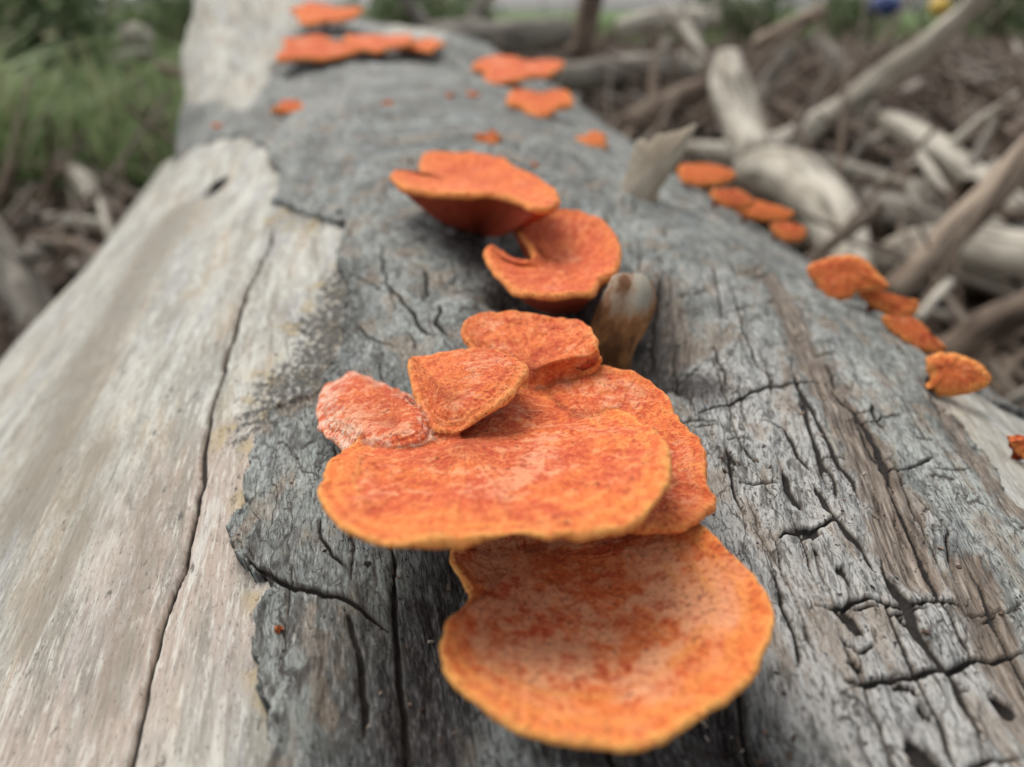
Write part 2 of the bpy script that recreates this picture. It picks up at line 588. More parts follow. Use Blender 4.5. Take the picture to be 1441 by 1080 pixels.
def blob(field, x, y, rx, ry, amt=1.0, seed=0, ragged=0.35):
    """ragged spot: centre in photograph pixels, radii in metres (arc, s)"""
    a, s = sa(x, y)
    R2 = max(rx, ry) * 2
    i0, i1 = np.searchsorted(svals, [s - R2, s + R2])
    j0, j1 = np.searchsorted(arc_f, [a - R2, a + R2])
    X, Y = AR[i0:i1, j0:j1], SS[i0:i1, j0:j1]
    r = np.sqrt(((X - a) / rx) ** 2 + ((Y - s) / ry) ** 2)
    r = r + ragged * fbm2(X / (rx * 0.6), Y / (ry * 0.6), seed, 3)
    field[i0:i1, j0:j1] = np.maximum(field[i0:i1, j0:j1], amt * sst(1.1, 0.8, r))


def px(*pts):
    return [sa(x, y) for x, y in pts]


def in_poly(X, Y, poly):
    c = np.zeros(X.shape, bool)
    n = len(poly)
    for i in range(n):
        x0, y0 = poly[i]
        x1, y1 = poly[(i + 1) % n]
        if y0 == y1:
            continue
        k = ((y0 > Y) != (y1 > Y)) & (X < (x1 - x0) * (Y - y0) / (y1 - y0) + x0)
        c ^= k
    return c


# --- broad shape
H = 0.006 * fbm2(AR / 0.10, SS / 0.22, 3, 3) * front
# the pale shoulder where a limb once left the trunk, far end on the left
LIMB = np.exp(-((AR + 0.155) / 0.07) ** 2) * sst(0.58, 1.05, SS) * front
H += (0.078 + 0.03 * fbm2(AR / 0.07, SS / 0.12, 15, 3)) * LIMB
H += 0.022 * np.exp(-((AR + 0.07) / 0.05) ** 2) * sst(0.6, 1.0, SS) * front
H -= 0.045 * np.exp(-((AR + 0.255) / 0.05) ** 2) * sst(0.40, 0.8, SS) * front
# the far end sinks and narrows
H -= 0.16 * sst(0.92, 1.30, SS) * (1 - 0.8 * LIMB)
H += 0.010 * fbm2(AR / 0.05, SS / 0.09, 19, 3) * sst(0.45, 0.8, SS) * front
H[-1] = -RAD * 0.9
# central furrow the brackets grow from
G = np.zeros_like(AR)
carve_line(G, px((640, 235), (690, 300), (760, 400), (800, 450), (800, 540), (740, 640), (680, 740), (610, 850), (590, 1000), (560, 1110)), 0.010, 1, False, 0.002, 5, 2.4, True)
H -= 0.008 * G
G2 = np.zeros_like(AR)
carve_line(G2, px((905, 430), (895, 500), (930, 480)), 0.012, 1, False, 0.002, 6, 2.4, True)
carve_line(G2, px((930, 880), (985, 960), (1030, 1020), (1075, 1100)), 0.006, 1, False, 0.001, 7, 2.4, True)
carve_line(G2, px((770, 420), (800, 445), (840, 455)), 0.011, 1, False, 0.002, 8, 2.4, True)
H -= 0.007 * G2
G3 = np.zeros_like(AR)
carve_line(G3, px((742, 420), (780, 438), (830, 440)), 0.009, 1, False, 0.001, 9, 2.4, True)
carve_line(G3, px((905, 440), (900, 490), (925, 520)), 0.007, 0.8, False, 0.001, 9, 2.4, True)
H -= 0.014 * G3

# --- bark or bare wood
JX = AR + (0.0035 + 0.014 * sst(0.4, 0.8, SS)) * fbm2(AR / (0.008 + 0.02 * sst(0.4, 0.8, SS)), SS / (0.012 + 0.04 * sst(0.4, 0.8, SS)), 21, 4) + 0.0012 * fbm2(AR / 0.0016, SS / 0.003, 27, 2)
JY = SS + 0.0060 * fbm2(AR / 0.008, SS / 0.012, 31, 4)
edge_px = px((372, 1110), (372, 1050), (378, 1010), (362, 960), (368, 900), (381, 835), (350, 800), (341, 725), (352, 655), (386, 592), (438, 572),
             (468, 520), (480, 470), (488, 425), (478, 380), (488, 332), (440, 312), (388, 292), (394, 258), (384, 216), (342, 199), (310, 198), (262, 214))
bare = in_poly(JX, JY, [(-0.9, -0.9), (-0.105, -0.9), (-0.075, 0.02)] + edge_px + [(-0.9, edge_px[-1][1])])
limb = in_poly(JX, JY, [(-0.9, 0.86), (-0.215, 0.80), (-0.165, 0.70), (-0.125, 0.62), (-0.10, 0.70), (-0.095, 0.82), (-0.035, 0.90), (-0.02, 1.0), (-0.06, 1.5), (-0.9, 1.5)])
bare |= limb
bare |= in_poly(JX, JY, [(-0.01, 0.80), (0.05, 0.82), (0.07, 1.02), (0.0, 1.0)])
bare |= in_poly(JX, JY, px((1292, 556), (1335, 556), (1400, 600)) + [(0.21, 0.20), (0.21, 0.12), (0.125, 0.095)] + px((1441, 745), (1375, 650)))
bare |= in_poly(JX, JY, px((1136, 432), (1170, 418), (1215, 425), (1248, 458), (1180, 446)))
bare[:, NF:] = True

# --- cracks (photograph pixels, width in metres)
CR = np.zeros_like(AR)
W1, W2, W3 = 0.00068, 0.00040, 0.00023
lines = [
    (W2, (975, 592), (1020, 576), (1062, 560), (1110, 550), (1150, 544)),
    (W1, (1118, 556), (1130, 575), (1149, 609), (1160, 630), (1176, 656), (1195, 680), (1211, 705)),
    (W1, (1152, 541), (1176, 568), (1199, 594), (1230, 640), (1254, 695)),
    (W2, (1067, 601), (1098, 609), (1121, 644), (1145, 671)),
    (W1, (1098, 662), (1110, 690), (1125, 718)),
    (W1, (1143, 683), (1160, 710), (1176, 731), (1196, 752), (1211, 766), (1230, 795), (1242, 812)),
    (W2, (1088, 763), (1114, 754), (1160, 742), (1184, 727)),
    (W3, (1060, 745), (1082, 776), (1102, 801)),
    (W1, (1238, 783), (1265, 824), (1281, 855), (1293, 890), (1312, 917), (1328, 937), (1343, 953), (1355, 988), (1375, 1019), (1391, 1060)),
    (W2, (1246, 680), (1273, 731), (1304, 797), (1324, 847), (1351, 886), (1371, 914), (1382, 941)),
    (W3, (1270, 690), (1297, 723), (1324, 750), (1336, 789), (1351, 812)),
    (W2, (1137, 867), (1176, 849), (1230, 842), (1281, 849), (1339, 847), (1386, 859)),
    (W2, (1191, 976), (1226, 960), (1269, 947), (1328, 935), (1386, 927), (1450, 915)),
    (W3, (1187, 900), (1212, 918), (1232, 898)),
    (W3, (1340, 1080), (1390, 1065), (1441, 1062)),
    (W3, (1180, 600), (1230, 606), (1262, 596)),
    (W3, (1228, 668), (1270, 672), (1310, 660)),
    (W2, (347, 800), (400, 822), (467, 844), (542, 867)),
    (W2, (551, 782), (550, 850), (554, 930), (552, 1000), (555, 1085)),
    (W2, (489, 858), (500, 900), (503, 940), (494, 1030)),
    (W3, (449, 738), (467, 787), (490, 806)),
    (W2, (541, 415), (560, 430), (583, 452), (595, 480), (615, 492)),
    (W3, (495, 400), (520, 415), (545, 428)),
    (W3, (505, 470), (530, 492), (560, 502)),
    (W3, (537, 360), (545, 400), (548, 425)),
    (W2, (600, 390), (605, 410), (600, 440)),
    (W2, (572, 318), (610, 335), (650, 345), (690, 352)),
    (W2, (622, 445), (618, 470), (624, 490)),
    (W3, (1040, 372), (1062, 398), (1030, 410)),
    (W2, (1020, 396), (1045, 411), (1075, 405)),
    (W3, (1005, 460), (1050, 452), (1090, 440)),
    (W3, (1000, 500), (1020, 540), (1052, 575)),
    (W3, (1040, 480), (1065, 530), (1085, 552)),
]
for k, L in enumerate(lines):
    carve_line(CR, px(*L[1:]), L[0], 1.0, True, 0.0006, 40 + k)
# finer net of fissures along and across the grain on the right
rr = random.Random(4)
for k in range(300):
    a0 = rr.uniform(-0.03, 0.17)
    s0 = rr.uniform(0.03, 0.36)
    if k > 230:
        a0, s0 = rr.uniform(-0.09, 0.10), rr.uniform(0.2, 0.7)
    ln = rr.uniform(0.004, 0.026)
    sl = 0.36 * float(sst(-0.045, 0.045, np.array(a0)))
    if rr.random() < 0.30:                    # across
        ln *= 0.45
        p = [(a0, s0), (a0 + ln * 0.5, s0 + rr.uniform(-.001, .001)), (a0 + ln, s0 + rr.uniform(-.002, .002))]
    else:
        p = [(a0, s0), (a0 + sl * ln * 0.5 + rr.uniform(-.0008, .0008), s0 + ln * 0.5), (a0 + sl * ln, s0 + ln)]
    carve_line(CR, p, rr.uniform(0.00014, 0.00028) * (1 + s0 * 2.0), rr.uniform(0.4, 0.9), True, 0.0006, 200 + k)
# fissures of the darker bark strip left of the brackets
for k in range(60):
    a0 = rr.uniform(-0.085, -0.02)
    s0 = rr.uniform(0.03, 0.30)
    ln = rr.uniform(0.004, 0.02)
    carve_line(CR, [(a0, s0), (a0 + rr.uniform(-.001, .001), s0 + ln * .5), (a0 + rr.uniform(-.001, .001), s0 + ln)], rr.uniform(0.00014, 0.00026), rr.uniform(0.4, 0.9), True, 0.0006, 700 + k)
# long straight checks along the grain
for k in range(46):
    a0, s0 = rr.uniform(-0.005, 0.115), rr.uniform(0.035, 0.19)
    ln = rr.uniform(0.018, 0.05)
    sl = 0.36 * float(sst(-0.045, 0.045, np.array(a0)))
    carve_line(CR, [(a0, s0), (a0 + sl * ln * .5 + rr.uniform(-.0006, .0006), s0 + ln * .5), (a0 + sl * ln, s0 + ln)], rr.uniform(0.00018, 0.00034), rr.uniform(0.6, 1.0), True, 0.0004, 900 + k)
for k in range(34):                           # short cross checks that block them out
    a0, s0 = rr.uniform(0.02, 0.13), rr.uniform(0.04, 0.2)
    ln = rr.uniform(0.003, 0.009)
    carve_line(CR, [(a0, s0), (a0 + ln, s0 + rr.uniform(-.0012, .0012))], rr.uniform(0.00018, 0.0003), rr.uniform(0.6, 1.0), True, 0.0004, 960 + k)
# pits and holes
for k, (x, y, rx, ry) in enumerate([(1136, 752, .0033, .0022), (1195, 872, .0018, .0044), (1207, 939, .0014, .0018), (1421, 986, .0024, .0027), (1187, 811, .0010, .0026),
                                    (1149, 778, .0008, .0012), (1273, 868, .0010, .0016), (1269, 961, .0012, .0010), (1289, 967, .0012, .0011), (1303, 998, .001, .0018),
                                    (1030, 652, .0007, .003), (1053, 648, .0008, .003), (1078, 880, .0005, .0008), (1300, 1060, .002, .003), (1310, 1075, .003, .002),
                                    (480, 310, .0012, .004), (455, 305, .002, .003), (448, 292, .0012, .003), (520, 690, .0011, .002), (595, 660, .0012, .002)]):
    blob(CR, x, y, rx * 0.72, ry * 0.72, 1.0, 60 + k, 0.7)

# --- other surface properties
FIB = np.zeros_like(AR)
carve_line(FIB, px((1075, 410), (1110, 470), (1150, 545), (1190, 610), (1235, 690), (1262, 760), (1290, 800)), 0.0052, 1, False, 0.0012, 11, 2.0, True)
carve_line(FIB, px((1360, 800), (1400, 880), (1441, 960), (1500, 1050)), 0.005, 0.9, False, 0.001, 12, 2.0, True)
carve_line(FIB, px((1300, 560), (1350, 640), (1420, 730)), 0.006, 0.7, False, 0.001, 15, 2.0, True)
carve_line(FIB, px((915, 415), (940, 450), (950, 480)), 0.010, 0.8, False, 0.001, 13, 2.0, True)
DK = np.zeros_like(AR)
carve_line(DK, px((905, 420), (905, 480), (930, 520), (960, 540)), 0.010, 0.95, False, 0.002, 93, 2.2, True)  # shade of the hollow behind the stub, painted dark
carve_line(DK, px((690, 350), (735, 420), (780, 438), (835, 440)), 0.013, 1.1, False, 0.001, 10, 2.4, True)  # painted shade in the gap below the curled cap
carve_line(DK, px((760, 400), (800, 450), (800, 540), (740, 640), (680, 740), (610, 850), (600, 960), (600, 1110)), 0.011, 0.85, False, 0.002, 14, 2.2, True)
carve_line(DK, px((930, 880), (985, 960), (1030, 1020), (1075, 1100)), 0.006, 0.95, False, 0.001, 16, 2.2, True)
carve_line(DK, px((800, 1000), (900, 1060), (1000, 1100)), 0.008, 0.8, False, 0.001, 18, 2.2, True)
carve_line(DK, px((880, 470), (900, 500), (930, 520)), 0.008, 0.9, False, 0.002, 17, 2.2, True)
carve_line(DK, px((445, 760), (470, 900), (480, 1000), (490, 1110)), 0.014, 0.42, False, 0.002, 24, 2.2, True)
MO = np.zeros_like(AR)
carve_line(MO, px((372, 1050), (368, 900), (350, 800), (345, 700), (386, 592), (440, 560)), 0.004, 0.45, False, 0.001, 19, 2.2, True)
carve_line(MO, px((495, 395), (470, 450), (455, 520), (425, 570), (400, 590)), 0.0130, 0.88, False, 0.002, 20, 2.4, True)
carve_line(MO, px((400, 535), (385, 590)), 0.012, 0.78, False, 0.002, 25, 2.4, True)
carve_line(MO, px((440, 320), (400, 300), (390, 330)), 0.012, 0.55, False, 0.002, 22, 2.2, True)
WD = np.zeros_like(AR)                       # dark on bare wood
WC = np.zeros_like(AR)
carve_line(WC, px((386, 325), (381, 350), (370, 382), (347, 438), (331, 490), (313, 545), (303, 578), (291, 622), (287, 680), (279, 702), (266, 768), (246, 828),
                  (222, 888), (202, 958), (187, 1028), (168, 1100)), 0.00062, 1.0, False, 0.0004, 33)
KN = np.zeros_like(AR)
blob(KN, 302, 263, 0.0065, 0.016, 1.0, 77, 0.25)
blob(WD, 303, 262, 0.0062, 0.016, 1.0, 78, 0.3)
blob(WD, 320, 228, 0.010, 0.03, 0.22, 79, 0.5)
TI = np.zeros_like(AR)
carve_line(TI, px((250, 300), (200, 380), (130, 500), (90, 600), (60, 700)), 0.018, 0.85, False, 0.003, 23, 2.4, True)
carve_line(TI, px((150, 640), (110, 760), (60, 900)), 0.008, 0.7, False, 0.003, 26, 2.4, True)
carve_line(TI, px((230, 700), (180, 850), (130, 1000)), 0.007, 0.65, False, 0.003, 28, 2.4, True)

RO = np.zeros_like(AR)                       # rosy, damp wood low on the near side
carve_line(RO, px((300, 700), (250, 860), (150, 960), (60, 1050)), 0.034, 0.75, False, 0.003, 81, 2.4, True)
PA = np.zeros_like(AR)                       # bark bleached paler
carve_line(PA, [(-0.06, 0.45), (-0.02, 0.7), (0.0, 0.95)], 0.05, 0.5, False, 0.003, 85, 2.4, True)
carve_line(PA, px((1010, 700), (1080, 800), (1180, 900), (1280, 1000), (1330, 1100)), 0.024, 1.0, False, 0.003, 82, 2.4, True)
carve_line(PA, px((1040, 560), (1120, 640), (1200, 720), (1330, 860), (1441, 1000)), 0.020, 0.95, False, 0.003, 83, 2.4, True)
carve_line(PA, px((1000, 420), (1060, 500), (1100, 560)), 0.012, 0.6, False, 0.003, 84, 2.4, True)

# --- heights
wood_h = H + (0.0012 * fbm2(GR / 0.012, SS / 0.12, 51, 3) + 0.00035 * fbm2(GR / 0.0022, SS / 0.03, 55, 3)) * front
wood_h -= 0.0022 * WC + 0.009 * KN
TH = 0.0019 * (1 + 0.35 * fbm2(AR / 0.03, SS / 0.05, 61, 2))
bark_h = H + TH + (0.0012 * fbm2(GR / 0.009, SS / 0.03, 63, 4) + 0.0006 * fbm2(GR / 0.002, SS / 0.009, 67, 4)) * front
rid = 1 - np.abs(fbm2(GR / 0.006, SS / 0.05, 71, 3))
bark_h += 0.0007 * rid ** 2 * front
bark_h -= 0.0015 * CR + 0.0016 * FIB * (0.6 + 0.8 * vn2(GR / 0.0015, SS / 0.02, 73))
bark_h -= DK * 0.0022 * np.abs(fbm2(GR / 0.003, SS / 0.03, 75, 3))
bark = ~bare


def erode(M, k):
    E_ = M.copy()
    for _ in range(k):
        X = E_.copy()
        X[1:] &= E_[:-1]
        X[:-1] &= E_[1:]
        X[:, 1:] &= E_[:, :-1]
        X[:, :-1] &= E_[:, 1:]
        E_ = X
    return E_


inner = erode(bark, 1)
curl = inner & ~erode(bark, 5)                # edges of the bark lift a little
bark_h = bark_h + np.where(curl, 0.0011 * np.clip(0.4 + fbm2(AR / 0.006, SS / 0.008, 77, 2), 0, 1), 0) * sst(0.5, 0.35, SS)
bark_h = np.where(inner, bark_h, wood_h - 0.0008)


def surf(h):
    th = AR / RAD
    r = RAD + h
    return (AX0 + SS[..., None] * AXD + (r * np.sin(th))[..., None] * EX + (r * np.cos(th))[..., None] * EZ).reshape(-1, 3)


log = empty('fallen_log', AX0 - EZ * 0.3)
tag(log, 'thick weathered driftwood log with grey cracked bark and bare bleached wood, covered in orange brackets', 'log')
idx = np.arange(NS * NA).reshape(NS, NA)
jn = np.roll(np.arange(NA), -1)
Q = np.stack([idx[:-1], idx[:-1][:, jn], idx[1:][:, jn], idx[1:]], -1)      # (NS-1, NA, 4)


def quads(keep):
    return Q[keep].reshape(-1, 4)


def compact(V, Qs, at_):
    u, inv = np.unique(Qs.ravel(), return_inverse=True)
    return V[u], inv.reshape(-1, 4), {k: (a.reshape(-1, 3)[u] if a.ndim == 3 else a.ravel()[u]) for k, a in at_.items()}


grain = np.stack([GR, SS, np.zeros_like(GR)], -1)
deep = erode(bark, 5)
hid = deep[:-1] & deep[1:] & deep[:-1][:, jn] & deep[1:][:, jn]
Vw, Qw, Aw = compact(surf(wood_h), quads(~hid), {'grain': grain, 'crack': WC, 'mould': MO, 'dark': WD, 'tint': TI, 'rosy': RO})
mesh_np('bare_wood', Vw, Qw, WOOD, True, Aw, log)
anyb = bark[:-1] & bark[1:] & bark[:-1][:, jn] & bark[1:][:, jn]
# bark plates: parted along the furrow and along the big transverse crack
cA, cS = (AR[:-1] + AR[1:]) / 2, (SS[:-1] + SS[1:]) / 2
fur = np.array(px((590, 1110), (600, 960), (610, 850), (680, 740), (740, 640), (800, 540), (800, 450), (760, 400), (700, 320), (640, 235)))
split = np.interp(cS, fur[:, 1], fur[:, 0])
tc = np.array(px((347, 800), (400, 822), (467, 844), (542, 867), (600, 880)))
tcs = np.interp(cA, tc[:, 0], tc[:, 1])
farz = cS > 0.42
right = cA > split
plates = [anyb & farz, anyb & ~farz & right, anyb & ~farz & ~right & (cS > tcs), anyb & ~farz & ~right & (cS <= tcs)]
Vb = surf(bark_h)
for pm_, lb in zip(plates, ('grey bark on the far half of the log', 'pale grey cracked bark right of the brackets', 'grey bark between bare wood and brackets', 'dark grey bark slab low beside the bare wood')):
    if pm_.any():
        v_, q_, a_ = compact(Vb, quads(pm_), {'grain': grain, 'crack': CR, 'fibre': FIB, 'dark': DK, 'pale': PA, 'mould': MO * 0.8})
        o = mesh_np('bark', v_, q_, BARK, True, a_, log)
        o['label'] = lb


top_h = np.where(bark, bark_h, wood_h)[:, :NF]
_P = (AX0 + SS[:, :NF, None] * AXD + ((RAD + top_h) * np.sin(AR[:, :NF] / RAD))[..., None] * EX + ((RAD + top_h) * np.cos(AR[:, :NF] / RAD))[..., None] * EZ).reshape(-1, 3)
_rel = _P - CAM
_z = _rel @ FW
_ok = _z > 0.03
_P, _rel, _z = _P[_ok], _rel[_ok], _z[_ok]
_PX, _PY = CX + F * (_rel @ RT) / _z, CY - F * (_rel @ UP) / _z
_T = np.linalg.norm(_rel, axis=1)


def surf_pt(x, y, lift=0.0):
    """point on the log's real skin where the photograph shows it at a pixel"""
    d2 = (_PX - x) ** 2 + (_PY - y) ** 2
    near = np.nonzero(d2 < 49)[0]
    k = near[np.argmin(_T[near])] if len(near) else int(np.argmin(d2 + (_T * 8) ** 2))
    q = _P[k] - AX0
    n = nrm(q - q.dot(AXD) * AXD)
    return _P[k] + n * lift


def surf_n(x, y):
    th = hit(x, y)[2] / RAD
    return math.sin(th) * EX + math.cos(th) * EZ


# ------------------------------------------------------------------ bracket fungi
def spline(P, n):
    """closed Catmull-Rom through P, n samples by arc length"""
    P = np.asarray(P, float)
    m = len(P)
    out = []
    for i in range(m):
        p0, p1, p2, p3 = P[i - 1], P[i], P[(i + 1) % m], P[(i + 2) % m]
        t = np.linspace(0, 1, 24, endpoint=False)[:, None]
        out.append(0.5 * ((2 * p1) + (-p0 + p2) * t + (2 * p0 - 5 * p1 + 4 * p2 - p3) * t ** 2 + (-p0 + 3 * p1 - 3 * p2 + p3) * t ** 3))
    C = np.concatenate(out)
    d = np.linalg.norm(np.roll(C, -1, 0) - C, axis=1)
    L = np.concatenate([[0], np.cumsum(d)])
    u = np.linspace(0, L[-1], n, endpoint=False)
    C2 = np.vstack([C, C[:1]])
    return np.stack([np.interp(u, L, C2[:, k]) for k in range(3)], 1)


def vert_normals(V, q):
    fn = np.cross(V[q[:, 2]] - V[q[:, 0]], V[q[:, 3]] - V[q[:, 1]])
    n = np.stack([sum(np.bincount(q[:, c], fn[:, k], len(V)) for c in range(4)) for k in range(3)], 1)
    return n / (np.linalg.norm(n, axis=1)[:, None] + 1e-15)


def cap_and_pores(name, V, q, mat, at_, vn, parent, origin):
    """the cap as one mesh and its pore side as a child of it, shaded as one skin"""
    low_ = at_['under'][q].mean(1) > 0.5
    root = None
    for sel, nm in ((~low_, name), (low_, 'pore_surface')):
        if not sel.any():
            continue
        u, inv = np.unique(q[sel].ravel(), return_inverse=True)
        o = mesh_np(nm, V[u], inv.reshape(-1, 4), mat, True, {k: a[u] for k, a in at_.items()}, parent if root is None else None, origin)
        if len(o.data.vertices) == len(u):
            o.data.normals_split_custom_set_from_vertices(vn[u].tolist())
        if root is None:
            root = o
        else:
            o.parent = root
            o.location = (0, 0, 0)
    return root


def bracket(name, rim, hub, base, mat, th=0.003, cup=0.004, cone=3.0, N=220, M=44, nrmv=(0, 0, 1), wob=0.0006, bumpy=0.0005, seed=0, parent=None, bow=1.0, rimlift=0.0, belly=None, raw=False):
    """one fan-shaped cap: rim curve and hub in world space, growing from `base` on the wood"""
    nv = nrm(nrmv)
    R_ = spline(rim, N)
    hub, base = np.asarray(hub, float), np.asarray(base, float)
    ctr = R_.mean(0)
    size = np.linalg.norm(R_ - ctr, axis=1).mean()
    ang = np.linspace(0, 2 * math.pi, N, endpoint=False)
    cyc = np.stack([np.cos(ang), np.sin(ang), np.full(N, seed * 1.37)], 1)
    tan = np.roll(R_, -1, 0) - np.roll(R_, 1, 0)
    outd = np.cross(tan, nv)
    outd /= np.linalg.norm(outd, axis=1)[:, None] + 1e-12
    if (outd * (R_ - ctr)).sum() < 0:
        outd = -outd
    # uneven margin
    R_ = R_ + outd * (wob * (fbm3(cyc * 6, seed, 3) + 0.6 * fbm3(cyc * 26, seed + 5, 3)))[:, None] + nv * (wob * 0.9 * fbm3(cyc * 5, seed + 11, 2))[:, None]
    thr = th * (1 + 0.25 * fbm3(cyc * 7, seed + 3, 2))
    rings, ts, un = [], [], []
    tt = np.linspace(0, 1, M) ** 0.85

    def top(t):
        inn = R_ - outd * (thr * 0.5)[:, None]
        P = hub + (inn - hub) * t
        prof = -cup * math.sin(math.pi * min(1, t ** bow)) + rimlift * t ** 6
        return P + nv * prof
    for t in tt:
        rings.append(top(t))
        ts.append(np.full(N, t * 0.97))
        un.append(np.zeros(N))
    rc = rings[-1] - nv * (thr * 0.5)[:, None]
    for a in np.linspace(75, -80, 9):
        a = math.radians(a)
        rings.append(rc + outd * (thr * 0.5 * math.cos(a))[:, None] + nv * (thr * 0.5 * math.sin(a))[:, None])
        ts.append(np.full(N, 0.975 + 0.025 * math.cos(a)))
        un.append(np.full(N, float(np.clip((-math.degrees(a) - 20) / 50, 0, 1))))
    for t in tt[::-1][1:]:
        w_ = (1 - t) ** cone
        P = (top(t) - nv * thr[:, None]) * (1 - w_) + base * w_
        if belly is not None:                                  # deep rounded underside running down to the wood
            P = base + (R_ - outd * (thr * 0.5)[:, None] - nv * thr[:, None] - base) * t - nv * (belly * math.sin(math.pi * t))
        if t < 0.03:
            P = base + (P - base) * 0.5
        rings.append(P)
        ts.append(np.full(N, t * 0.97))
        un.append(np.ones(N))
    V = np.concatenate(rings)
    T, U = np.concatenate(ts), np.concatenate(un)
    sc = 1 / 0.006
    nz = fbm3(V * sc, seed + 20, 3) * np.clip(T * 4, 0, 1)
    nz += 0.45 * fbm3(V * sc * 3.2, seed + 25, 2) * np.clip(T * 4, 0, 1)
    V = V + nv * (bumpy * nz * np.where(U > 0.5, 0.6, 1.0))[:, None]
    # shallow growth ridges near the margin
    V = V + nv * (0.00007 * np.sin(T * 48 + 3 * fbm3(V * 90, seed + 31, 2)) * sst(0.5, 0.75, T) * (1 - U))[:, None]
    K = len(rings)
    ii = np.arange(K * N).reshape(K, N)
    jn_ = np.roll(np.arange(N), -1)
    q = np.stack([ii[:-1], ii[1:], ii[1:][:, jn_], ii[:-1][:, jn_]], -1).reshape(-1, 4)
    phi = np.tile(ang, K)
    pol = np.stack([np.cos(phi), np.sin(phi), T + seed], 1)
    if raw:
        return V, q, T, U, pol
    return cap_and_pores(name, V, q, mat, {'t': T, 'under': U, 'pol': pol}, vert_normals(V, q), parent, base)


def rimz(pts):
    return [atz(x, y, d / 1000) for x, y, d in pts]


FM = [mat_fungus('orange_fungus', 0.45, 0.42, 1.0, 0.85), mat_fungus('pale_centred_fungus', 0.95, 0.22, 2.0, 1.15, 0.0, (0.87, 0.44, 0.23)), mat_fungus('red_orange_fungus', 0.30, 0.85, 3.0, 0.45),
      mat_fungus('bright_orange_fungus', 0.1, -0.1, 4.0, 0.7), mat_fungus('bleached_fungus', 0.55, 0.8, 5.0, 0.2, 0.65), mat_fungus('smooth_orange_fungus', 0.0, 0.30, 6.0, 0.45), mat_fungus('rusty_orange_fungus', 0.25, 0.7, 7.0, 0.5), mat_fungus('plain_lobe_fungus', 0.45, 0.55, 8.0, 0.35)]

# --- the low saucer
low = bracket('bracket_fungus',
              rimz([(633, 772, 77), (645, 812, 77), (660, 834, 76), (652, 849, 74), (630, 868, 72), (619, 905, 71), (629, 945, 71), (668, 985, 71), (728, 1019, 71), (795, 1041, 71),
                    (860, 1047, 71), (922, 1046, 71), (966, 1024, 71), (1012, 990, 71), (1052, 955, 70.5), (1076, 918, 70), (1088, 878, 70), (1079, 832, 70), (1052, 795, 70),
                    (1022, 770, 70), (990, 736, 70), (940, 706, 71), (860, 690, 73), (760, 696, 76), (680, 725, 78)]),
              atz(735, 775, 0.0770), surf_pt(715, 760, -0.003), FM[1], th=0.0015, cup=0.0020, cone=2.6, N=300, M=64, wob=0.0005, bumpy=0.00055, seed=1, bow=0.75)
tag(low, 'round saucer shaped orange bracket with pale bleached centre, lowest and nearest on the log', 'fungus', 'orange bracket fungi on the log')

# --- the big fused cluster above it
clu = empty('bracket_fungus', surf_pt(690, 640, 0))
tag(clu, 'largest orange bracket cluster of fused lobes with broad front shelf overhanging the pale saucer', 'fungus', 'orange bracket fungi on the log')
lobes = []
lobes.append(('front_shelf', (0.45, 0.55, 1.0, 0.0), bracket('front_shelf', rimz([(447, 690, 59), (453, 662, 60), (470, 640, 62.5), (500, 620, 66.5), (550, 596, 69),
              (592, 576, 67), (640, 562, 67), (700, 546, 67), (760, 534, 68), (830, 545, 69), (870, 575, 67), (902, 588, 64), (928, 606, 60.5), (941, 640, 58), (938, 680, 57.3), (915, 714, 57), (880, 738, 57),
              (830, 748, 57), (770, 752, 57), (728, 749, 57), (690, 752, 57), (600, 760, 57), (540, 764, 57), (498, 750, 57.3), (464, 722, 58)]),
        atz(652, 622, 0.0635), surf_pt(690, 640, -0.003), None, th=0.0015, cup=0.0012, cone=2.4, N=420, M=70, wob=0.0006, bumpy=0.0008, seed=2, raw=True)))
lobes.append(('side_lobe', (0.7, 0.75, 0.1, 0.75), bracket('side_lobe', rimz([(492, 640, 68), (480, 626, 70), (464, 614, 72), (449, 599, 74), (444, 572, 76.5), (456, 545, 78), (488, 517, 79), (522, 530, 77), (560, 548, 75), (592, 570, 70), (615, 600, 66.5), (600, 635, 66), (540, 650, 66.5)]),
            atz(555, 605, 0.0655), surf_pt(560, 600, -0.003), None, th=0.0018, cup=-0.0022, cone=2.0, N=200, M=44, wob=0.0007, bumpy=0.0008, seed=9, raw=True)))
lobes.append(('upper_lobe', (0.35, 0.2, 0.55, 0.05), bracket('upper_lobe', rimz([(574, 506, 64), (590, 498, 63), (640, 490, 62), (690, 489, 61.5), (722, 500, 60.5), (743, 517, 59.8), (730, 540, 59.6), (713, 560, 59.8), (688, 576, 60.3), (660, 594, 61.6), (636, 604, 63.8), (610, 602, 65),
            (592, 580, 65.3), (580, 542, 65)]), atz(632, 565, 0.0618), atz(636, 596, 0.069), None, th=0.0018, cup=-0.0009, cone=1.3, N=200, M=44, wob=0.0005, bumpy=0.0007, seed=3, raw=True)))
lobes.append(('back_lobe', (0.45, 0.5, 0.35, 0.05), bracket('back_lobe', rimz([(647, 468, 64), (662, 452, 63), (700, 445, 62.5), (760, 450, 62), (815, 456, 61.5), (832, 470, 61), (841, 490, 61), (846, 506, 62.5), (832, 528, 66), (800, 550, 69), (740, 565, 70), (690, 535, 69), (658, 492, 66)]),
            atz(750, 520, 0.0645), surf_pt(770, 530, -0.002), None, th=0.0022, cup=-0.0004, cone=2.4, N=200, M=44, wob=0.0005, bumpy=0.0008, seed=4, rimlift=0.0015, raw=True)))
